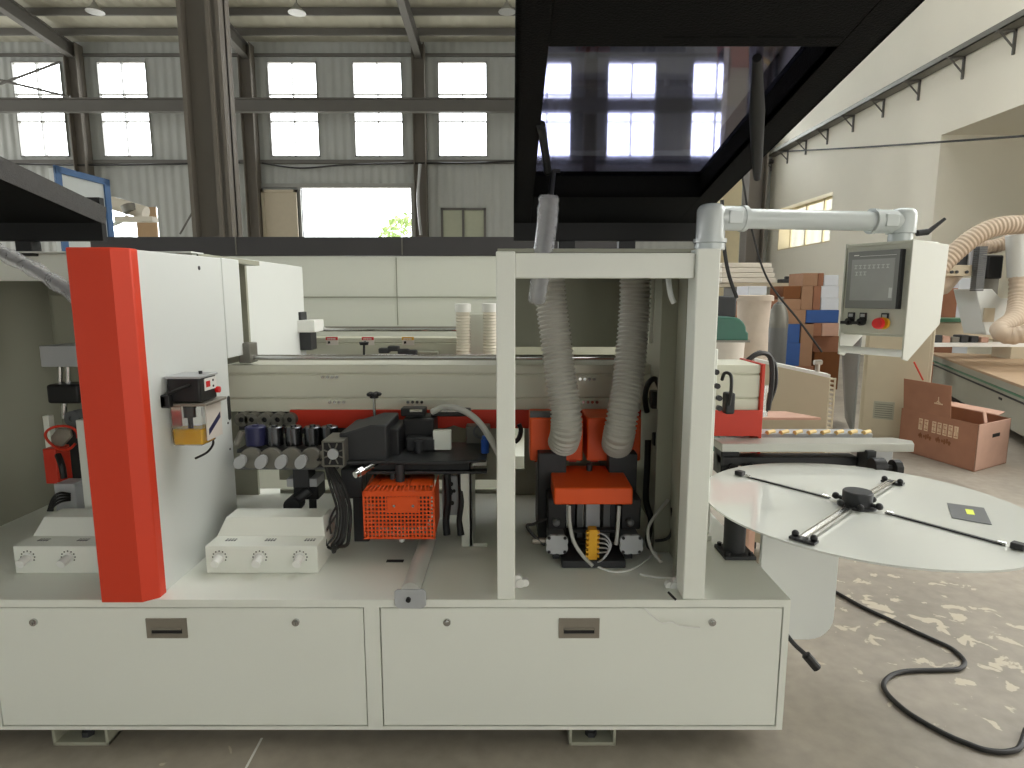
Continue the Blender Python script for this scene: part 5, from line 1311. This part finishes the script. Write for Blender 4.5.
# dust collector with cloth bags
dcx = PY(752, 340, 6.2)
dcol = thing('dust_collector', 'dusty cloth bag dust collector with a dark green fan housing', 'dust collector', (dcx.x, 6.2, 0))
zt_ = PY(752, 298, 6.2).z; zb_ = PY(748, 372, 6.2).z
zb_ = max(zb_, 0.25)
MB().lathe((dcx.x, 6.2, 0), [(0.13, zb_), (0.16, zb_+0.1), (0.150, zb_+0.45), (0.165, zb_+0.75), (0.155, zt_-0.15), (0.165, zt_-0.02)], 24).build('filter_bag', M['cloth'], dcol)
MB().lathe((dcx.x, 6.2, 0), [(0.185, zt_-0.03), (0.185, zt_+0.02), (0.16, zt_+0.03)], 24).build('bag_rim', M['cloth'], dcol)
q = PY(732, 352, 5.9)
MB().lathe((q.x, 6.0, 0), [(0.12, 0.35), (0.15, 0.5), (0.14, 0.8), (0.15, PY(732, 341, 5.9).z)], 24).build('waste_bag', mat('pale_waste_bag', rgb(214, 206, 196), 0.7, bump=0.3, bscale=14), dcol)
MB().box(q.x-0.3, dcx.x+0.25, 5.8, 6.4, 0.0, 0.05).box(dcx.x-0.03, dcx.x+0.03, 6.1, 6.3, 0.05, zb_+0.05).box(q.x-0.03, q.x+0.03, 5.9, 6.1, 0.05, 0.4).build('trolley_base', M['green'], dcol)
x0, x1, z0, z1 = RC(714, 317, 749, 341, 5.2)
pr = [(x0, z0), (x1, z0), (x1, z0+0.07)]
for k in range(7):
    a = k/6*math.pi/2; pr.append((x1-0.02-0.12*(1-math.cos(a)), z1-0.12+0.12*math.sin(a)))
pr += [(x0, z1)]
MB().prism(pr, 5.2, 5.7, 'Y').build('fan_housing', M['green'], dcol, bevel=0.02)
MB().box(x0-0.02, x1+0.012, 5.19, 5.71, z0-0.012, z0+0.006).build('housing_lip', M['alud'], dcol)
x0, x1, z0, z1 = RC(715, 296, 737, 318, 5.5)
MB().box(x0, x1, 5.5, 5.7, z0, z1).build('fan_inlet', M['dark'], dcol, bevel=0.02)

# leaning board with honeycomb edge
lbx = thing('folding_side_table', 'grey folding side table panel with a slotted honeycomb edge', 'table panel', (1.6, 3.6, 0))
A = PY(757, 362, 3.5); Bp = PY(829, 378, 3.2)
v0 = Vector((A.x, 3.5, 0)); v1 = Vector((Bp.x, 3.2, 0))
quad_slab([(v0.x, v0.y, 0.05), (v1.x, v1.y, 0.05), (v1.x, v1.y, Bp.z), (v0.x, v0.y, A.z)], (0.012, 0.06, 0), MB()).build('panel', M['cab'], lbx)
quad_slab([(v0.x-0.005, v0.y-0.004, A.z-0.0), (v1.x+0.005, v1.y-0.004, Bp.z-0.0), (v1.x+0.005, v1.y-0.004, Bp.z+0.018), (v0.x-0.005, v0.y-0.004, A.z+0.018)], (0.014, 0.07, 0), MB()).build('pale_edge_strip', M['white'], lbx)
m = MB(); zz = 0.06
nn = 42; hh = (Bp.z-0.06)/nn
for k in range(nn+1):
    m.box(v1.x+0.002, v1.x+0.035, v1.y-0.004, v1.y+0.06, 0.05+k*hh, 0.05+k*hh+0.007)
m.box(v1.x+0.028, v1.x+0.036, v1.y-0.006, v1.y+0.0, 0.05, Bp.z).box(v1.x+0.0, v1.x+0.006, v1.y-0.006, v1.y+0.06, 0.05, Bp.z)
m.build('slotted_edge', M['cab'], lbx)
MB().box(v0.x, v0.x+0.05, v0.y-0.02, v0.y+0.1, 0, 0.06).box(v1.x-0.06, v1.x, v1.y-0.02, v1.y+0.1, 0, 0.06).build('foot', M['dark'], lbx)
p = PY(819, 372, 3.25)
MB().cyl((p.x, 3.27, Bp.z-0.01), (p.x, 3.27, p.z+0.05), 0.012, n=10).cyl((p.x-0.02, 3.27, p.z+0.05), (p.x+0.02, 3.27, p.z+0.05), 0.014, n=10).build('latch', M['chrome'], lbx)
x0, x1, z0, z1 = RC(762, 411, 816, 418, 3.0)
fp = MB().prism([(x0-0.05, 2.95), (x1, 2.95), (x1-0.1, 3.12), (x0-0.05, 3.12)], z0, z0+0.012, 'Z').box(x0-0.05, x0-0.02, 2.95, 3.12, 0, z0)
fp.build('feed_plate', M['cardp'], lbx)
# black hoses arching at the beam end
wire([PY(728, 405, 2.75), PY(729, 388, 2.78), PY(741, 368, 2.8), PY(757, 354, 2.82), PY(770, 357, 2.85), PY(772, 380, 2.85), PY(768, 410, 2.85)], 0.012, 'black hose arching over the red beam end plate')
wire([PY(745, 363, 2.80), PY(760, 352, 2.82), PY(774, 362, 2.88), PY(776, 385, 2.88), PY(766, 412, 2.86)], 0.008, 'thinner black lead arching just beside the black hose at the beam end')
wire([PY(722, 380, 2.50), PY(725, 373, 2.48), PY(731, 376, 2.46), PY(731, 392, 2.46), PY(729, 405, 2.48)], 0.007, 'small black loop of cable beside the bolted end plate')
p = PY(729, 403, 2.50)
tag(MB().box(p.x-0.02, p.x+0.02, 2.48, 2.53, p.z-0.045, p.z+0.045).build('pendant_switch', M['black'], bevel=0.008), 'black pendant switch body hanging by the bolted end plate', 'switch')
p0 = PY(766, 385, 2.64)
tag(MB().cyl((p0.x, 2.66, PY(0, 412, 2.66).z), (p0.x, 2.66, PY(0, 392, 2.66).z), 0.014, n=12).cyl((p0.x, 2.66, PY(0, 392, 2.66).z), (p0.x, 2.66, PY(0, 385, 2.66).z), 0.02, n=12).cyl((p0.x, 2.66, PY(0, 416, 2.66).z), (p0.x, 2.66, PY(0, 411, 2.66).z), 0.022, n=12).build('air_cylinder', M['steel']), 'small chrome air cylinder fixed at the red beam end', 'air cylinder')

# beige cabinet
cbx = thing('electrical_cabinet', 'beige electrical cabinet with small vent grilles behind the console', 'cabinet', (3.6, 6.3, 0))
fl = PZ(852, 436, 0); fr_ = PZ(925, 449, 0)
fl = Vector((PY(858, 430, 6.2).x, 6.2, 0)); fr_ = Vector((PY(926, 430, 5.9).x, 5.9, 0))
u = (fr_-fl).normalized(); nrm = Vector((-u.y, u.x, 0))
Mm = Matrix(((u.x, nrm.x, 0, fl.x), (u.y, nrm.y, 0, fl.y), (0, 0, 1, 0), (0, 0, 0, 1)))
Lc = (fr_-fl).length; zc2 = 1.22
def loc(Mx, *d):
    m = MB(); m.m = Mx; return m.box(*d)
loc(Mm, 0, Lc, 0, 0.6, 0.06, zc2).build('cabinet_body', M['cab'], cbx, bevel=0.01)
loc(Mm, 0.04, Lc-0.04, 0.04, 0.56, 0, 0.06).build('plinth', M['dark'], cbx)
loc(Mm, 0.03, Lc-0.03, -0.012, 0.0, 0.10, zc2-0.03).build('door', M['cab'], cbx, bevel=0.004)
for a in (0.12, 0.52):
    z = PY(882, 410, 6.1).z
    m = loc(Mm, a, a+0.18, -0.018, -0.012, z-0.09, z+0.09)
    for k in range(7): 
        pass
    g_ = m.build('vent_grille', M['rgrey'], cbx)
    m = MB(); m.m = Mm
    for k in range(7): m.box(a+0.015, a+0.165, -0.020, -0.018, z-0.075+k*0.022, z-0.068+k*0.022)
    m.build('grille_slots', M['alud'], g_)
# sloping grey side sheet left of it
p0 = PY(835, 345, 6.6)
xs0 = PY(837, 380, 7.2).x; xs1 = PY(845, 430, 7.2).x
MBs = quad_slab([(xs1, 7.2, 0.05), (fl.x-0.01, 6.25, 0.05), (fl.x-0.01, 6.25, zc2-0.02), (xs0, 7.2, zc2-0.02)], (0, 0.03, 0), MB())
MBs.build('side_cover', M['alud'], cbx)

# open carton box on the floor
c_a = PZ(898, 449, 0); c_b = PZ(974, 472, 0); c_c = PZ(1006, 463, 0)
hb = PY(975, 425, c_b.y).z
u = Vector((c_b.x-c_a.x, c_b.y-c_a.y, 0)); v = Vector((c_c.x-c_b.x, c_c.y-c_b.y, 0)); 
Lu, Lv = u.length, v.length; u.normalize(); v.normalize()
print('carton', Lu, Lv, hb)
Lv = max(Lv, 0.42)
bx_ = thing('open_carton', 'large worn open brown carton with raised flap and printed characters on the floor', 'carton', (c_a.x, c_a.y, 0))
Mk = Matrix(((u.x, v.x, 0, c_a.x), (u.y, v.y, 0, c_a.y), (0, 0, 1, 0), (0, 0, 0, 1)))
t = 0.008
loc(Mk, 0, Lu, 0, t, 0, hb).build('printed_side', M['cardr'], bx_)
loc(Mk, 0, Lu, Lv-t, Lv, 0, hb).build('back_side', M['cardr'], bx_)
loc(Mk, 0, t, t, Lv-t, 0, hb).build('end_side', M['cardr'], bx_)
e_ = loc(Mk, Lu-t, Lu, 0, Lv, 0, hb).build('end_side', M['cardp'], bx_); e_['label'] = 'paler worn end side'
loc(Mk, 0, Lu, 0, Lv, 0.0, 0.008).build('carton_bottom', M['cardr'], bx_)
m = MB(); m.m = Mk @ Matrix.Translation((0.0, 0.0, hb)) @ Matrix.Rotation(math.radians(8), 4, 'X'); m.box(0.02, Lu*0.66, 0, t, 0, 0.30); m.build('raised_flap', M['cardr'], bx_)
m = MB(); m.m = Mk @ Matrix.Translation((0.0, Lv, hb)) @ Matrix.Rotation(math.radians(-80), 4, 'X'); m.box(0.05, Lu-0.12, -t, 0, 0, 0.12); m.build('back_flap', M['cardp'], bx_)
m = MB(); m.m = Mk @ Matrix.Translation((Lu-0.02, 0, hb)) @ Matrix.Rotation(math.radians(-15), 4, 'Y'); m.box(0, t, 0.12, 0.17, 0, 0.1); m.build('torn_strip', M['cardp'], bx_)
loc(Mk, Lu-0.001, Lu+0.002, Lv*0.45, Lv*0.68, hb*0.66, hb*0.74).build('hand_hole', M['black'], bx_)
# printed characters: pale tiles with dark strokes
m = MB(); m.m = Mk; m2 = MB(); m2.m = Mk
gx = [0.26, 0.335, 0.44, 0.51, 0.58, 0.65, 0.72]; random.seed(11)
sc_ = Lu
for g in gx:
    a = g*sc_; w_ = 0.052*sc_; z0_ = hb*0.60; z1_ = hb*0.86
    m.box(a, a+w_, -0.0018, 0, z0_, z1_)
    hgt = z1_-z0_
    for (q0, q1, r0_, r1_) in ((.15, .85, .82, .88), (.15, .85, .5, .56), (.1, .9, .12, .18), (.46, .54, .1, .9), (.15, .22, .5, .88), (.78, .85, .12, .56)):
        if random.random() < 0.85: m2.box(a+w_*q0, a+w_*q1, -0.0026, -0.0018, z0_+hgt*r0_, z0_+hgt*r1_)
m.build('pale_print_tiles', M['print'], bx_); m2.build('printed_characters', M['cardr'], bx_)
m = MB(); m.m = Mk
for g, w_ in ((0.27, 0.05), (0.335, 0.11), (0.50, 0.06), (0.575, 0.12)):
    a = g*sc_; m.box(a, a+w_*sc_, -0.0012, 0, hb*0.455, hb*0.48)
    for k in range(4):
        m.box(a+w_*sc_*k/4, a+w_*sc_*(k+0.7)/4, -0.0018, 0, hb*(0.44-0.03*(k % 2)), hb*(0.50+0.02*(k % 3)))
m.build('small_print', M['cardd'], bx_)
m = MB(); m.m = Mk @ Matrix.Translation((0.0, 0.0, hb)) @ Matrix.Rotation(math.radians(8), 4, 'X'); m.box(Lu*0.45, Lu*0.56, -0.002, 0, 0.11, 0.122).box(Lu*0.50, Lu*0.512, -0.002, 0, 0.11, 0.18).prism([(Lu*0.47, 0.12), (Lu*0.50, 0.15), (Lu*0.54, 0.12), (Lu*0.50, 0.13)], -0.002, 0, 'Y'); m.build('flap_print', M['print'], bx_)

# router machine
rt = thing('router_machine', 'beige router machine with long flat board bed, gantry and ribbed dust hose', 'router machine', (6.2, 7.5, 0))
A0 = Vector((4.9, 5.6, 0)); B0 = Vector((6.6, 9.6, 0)); u = (B0-A0).normalized(); nrm = Vector((u.y, -u.x, 0))
Mr = Matrix(((u.x, nrm.x, 0, A0.x), (u.y, nrm.y, 0, A0.y), (0, 0, 1, 0), (0, 0, 0, 1)))
LL = (B0-A0).length; W = 1.7; zt2 = 0.62
loc(Mr, -0.9, LL, 0.06, W, 0.10, 0.50).build('bed_frame', M['rgrey'], rt, bevel=0.01)
loc(Mr, -0.9, LL, 0.03, W, 0.50, zt2-0.03).build('bed_side', M['rgrey'], rt, bevel=0.006)
loc(Mr, -0.9, LL, 0.0, W, zt2-0.03, zt2).build('bed_board', M['wood'], rt, bevel=0.004)
loc(Mr, -0.9, LL, 0.02, 0.06, 0.485, 0.505).build('green_rail', M['tgreen'], rt)
loc(Mr, -0.9, LL, 0.045, 0.06, 0.42, 0.435).build('side_rail', M['dark'], rt)
for a in (0.0, 1.4, 2.8, LL-0.1): loc(Mr, a-0.05, a+0.05, 0.1, 0.2, 0, 0.1).build('foot', M['dark'], rt)
q = PX(968, 387, 5.6)
loc(Mr, 1.15, 1.25, 0.054, 0.062, 0.36, 0.385).build('hand_slot', M['black'], rt)
# gantry at the far end
x0, x1, z0, z1 = RC(925, 322, 985, 340, 8.6)
MB().box(x0-0.4, x1+0.5, 8.6, 8.95, z0, z1).build('gantry_beam', M['cab'], rt, bevel=0.02)
MB().box(x0-0.4, x1+0.3, 8.58, 8.97, z1, z1+0.05).build('gantry_strip', M['tgreen'], rt)
MB().box(x0-0.4, x0-0.1, 8.6, 8.95, 0, z0).box(x1+0.4, x1+0.7, 8.6, 8.95, 0.62, z1).build('gantry_leg', M['cab'], rt)
x0, x1, z0, z1 = RC(930, 343, 1024, 347, 7.6)
MB().box(x0, x1+0.4, 7.6, 7.8, z0, z1).build('tool_rail', M['white'], rt, bevel=0.004)
for k, px in enumerate((936, 944, 953, 962, 972, 982)):
    p = PY(px, 338+(k % 3), 7.7); MB().box(p.x-0.05, p.x+0.05, 7.65, 7.8, z1, p.z+0.04).build('tool_holder', M[('dark', 'cardp', 'alud', 'dark')[k % 4]], rt, bevel=0.01)
x0, x1, z0, z1 = RC(973, 289, 990, 335, 7.9)
MB().prism([(x0, z1), (x1, z1), (x1+0.12, z1-0.12), (x1+0.35, z1-0.12), (x1+0.28, z0), (x0+0.2, z0)], 7.9, 8.3, 'Y').build('carriage', M['paint2'], rt, bevel=0.01)
x0, x1, z0, z1 = RC(984, 308, 994, 322, 7.88)
MB().box(x0, x1, 7.87, 7.9, z0, z1).build('carriage_recess', M['cab'], rt)
x0, x1, z0, z1 = RC(987, 255, 1003, 285, 8.0)
MB().box(x0, x1, 8.0, 8.25, z0+0.08, z1).build('spindle_motor', M['black'], rt, bevel=0.02)
x0, x1, z0, z1 = RC(986, 276, 1002, 294, 8.0)
MB().box(x0-0.05, x1, 8.05, 8.2, z0-0.05, z1).build('spindle_block', M['alud'], rt, bevel=0.01)
x0, x1, z0, z1 = RC(976, 246, 984, 291, 7.85)
m = MB()
for k in range(22):
    zz = z0+(z1-z0)*k/22; m.box(x0, x1, 7.82, 7.92, zz, zz+(z1-z0)/22*0.8)
m.build('cable_chain', M['grey'], rt)
x0, x1, z0, z1 = RC(966, 248, 975, 266, 7.95)
MB().box(x0-0.1, x0+0.03, 7.95, 8.1, z0-0.1, z1).build('driver_box', M['dark'], rt, bevel=0.01)
MB().box(x0+0.03, x1+0.02, 7.93, 8.1, z0-0.05, z1+0.02).build('driver_cover', M['wbox'], rt, bevel=0.01)
x0, x1, z0, z1 = RC(943, 265, 972, 276, 7.9)
MB().prism([(x0, z0), (x1, z0), (x1, z1), (x0+0.1, z1), (x0, z0+0.04)], 7.9, 8.1, 'Y').build('guide_arm', M['cab'], rt, bevel=0.006)
for px in (952, 957, 967):
    p = PY(px, 272, 7.89); MB().cyl((p.x, 7.9, p.z), (p.x, 7.885, p.z), 0.02, n=12).build('arm_bolt', M['black'], rt)
p = PY(942, 282, 8.2)
MB().tube([(p.x-0.3, 8.2, p.z-0.05), (p.x, 8.2, p.z), (p.x+0.2, 8.2, p.z+0.12)], [0.18, 0.17, 0.08], 20).build('cone_hood', M['hosew'], rt)
hose('ribbed_hose', [PY(925, 285, 7.7), PY(945, 262, 7.7), PY(970, 240, 7.7), PY(990, 229, 7.7), PY(1010, 225, 7.7), PY(1035, 226, 7.7), PY(1060, 235, 7.7)], 0.115, 'hosew', rt, pitch=0.05, depth=0.012, n=18)
hose('ribbed_hose', [PY(975, 245, 8.1), PY(990, 247, 8.1), PY(1005, 243, 8.1), PY(1012, 238, 8.1)], 0.09, 'hosew', rt, pitch=0.05, depth=0.01, n=18)
MB().cyl(PY(1018, 234, 7.8), PY(1020, 276, 7.8), 0.13, n=24).build('round_duct', M['paint2'], rt)
hose('ribbed_hose', [PY(1019, 274, 7.8), PY(1018, 300, 7.7), PY(1014, 318, 7.5), PY(1000, 330, 7.3), PY(1012, 336, 7.2), PY(1035, 330, 7.1)], 0.105, 'hosew', rt, pitch=0.06, depth=0.008, n=18)
# white tool column and cartons behind the gantry
x0, x1, z0, z1 = RC(957, 276, 974, 303, 10.0)
carton(958, 278, 974, 304, 'wbox', 'grey white carton behind the router gantry', Y=10.5, zb=0, dep=0.6)
carton(940, 288, 958, 304, 'cardr', 'reddish brown carton behind the router gantry beside the cone hood', Y=10.5, zb=0, dep=0.6)
# thin red rod and clutter beside the cabinet
wire([PY(914, 362, 5.6), PY(919, 372, 5.6), PY(923, 380, 5.6)], 0.008, 'thin red cord hanging at the cabinet corner', m_='redb', cat='cord', name='cord')
# clutter in dark gap: grey ribbed hose coil on the floor
hose_c = [Vector((PY(833, 385, 5.5).x+0.12*math.cos(a), 5.5+0.02*a, 0.62+0.12*math.sin(a))) for a in [k*0.5 for k in range(11)]]
cp = PY(838, 400, 6.4)
hc = [Vector((cp.x+0.17*math.cos(k*0.5), 7.0+0.01*k, 0.235+0.17*math.sin(k*0.5))) for k in range(14)]
tag(hose('coiled_hose', hc, 0.055, 'hosew', None, pitch=0.03, depth=0.006, n=14), 'coil of beige ribbed hose in the gap between honeycomb panel and cabinet', 'hose')
# floor cable
pts = [(420,160),(470,188),(520,215),(600,252),(660,280),(730,312),(790,340),(825,368),(836,390),(815,408),(760,411),(700,412),(650,415),(610,425),(584,446),(582,468),(600,495),(640,532),(680,560),(740,595),(800,625),(850,645),(890,660),(930,668),(970,669),(1010,655),(1030,600)]
c = [PZ(700+x/3.16, 540+y/3.16, 0.010) for x, y in pts]
tag(MB().tube(spline(c, 6), 0.009, 10).build('floor_cable', M['cable']), 'long black cable snaking over the concrete floor under the round tray', 'cable')
c = [PZ(1000, 700, 0.01), PZ(990, 690, 0.01)]
# painted joint line on the floor under the machine
c0, c1 = PZ(262, 738, 0.001), PZ(246, 775, 0.001)
m = MB(); w_ = 0.004
m.add([(c0.x-w_, c0.y, 0.0015), (c0.x+w_, c0.y, 0.0015), (c1.x+w_, c1.y-0.5, 0.0015), (c1.x-w_, c1.y-0.5, 0.0015)], [(0, 1, 2, 3)])
o = m.build('floor_marking', M['white'], smooth=False); o['kind'] = 'structure'
# ================================================================== LIGHT
w = bpy.data.worlds.new('world'); SC.world = w; w.use_nodes = True
nt = w.node_tree; bg = nt.nodes['Background']
tc = nt.nodes.new('ShaderNodeTexCoord'); sp = nt.nodes.new('ShaderNodeSeparateXYZ'); nt.links.new(tc.outputs['Generated'], sp.inputs[0])
cr = nt.nodes.new('ShaderNodeValToRGB')          # hazy sky, brightest towards the far doors (+Y)
e = cr.color_ramp.elements
e[0].position = 0.30; e[0].color = (0.30, 0.293, 0.276, 1)
e[1].position = 0.85; e[1].color = (0.92, 0.97, 1.0, 1)
em = cr.color_ramp.elements.new(0.52); em.color = (0.60, 0.59, 0.555, 1)
mr = nt.nodes.new('ShaderNodeMapRange'); mr.inputs[1].default_value = -1; mr.inputs[2].default_value = 1
nt.links.new(sp.outputs['Y'], mr.inputs[0])
nt.links.new(mr.outputs[0], cr.inputs[0]); nt.links.new(cr.outputs[0], bg.inputs[0])
bg.inputs[1].default_value = 8.0
vs.exposure = 0.27
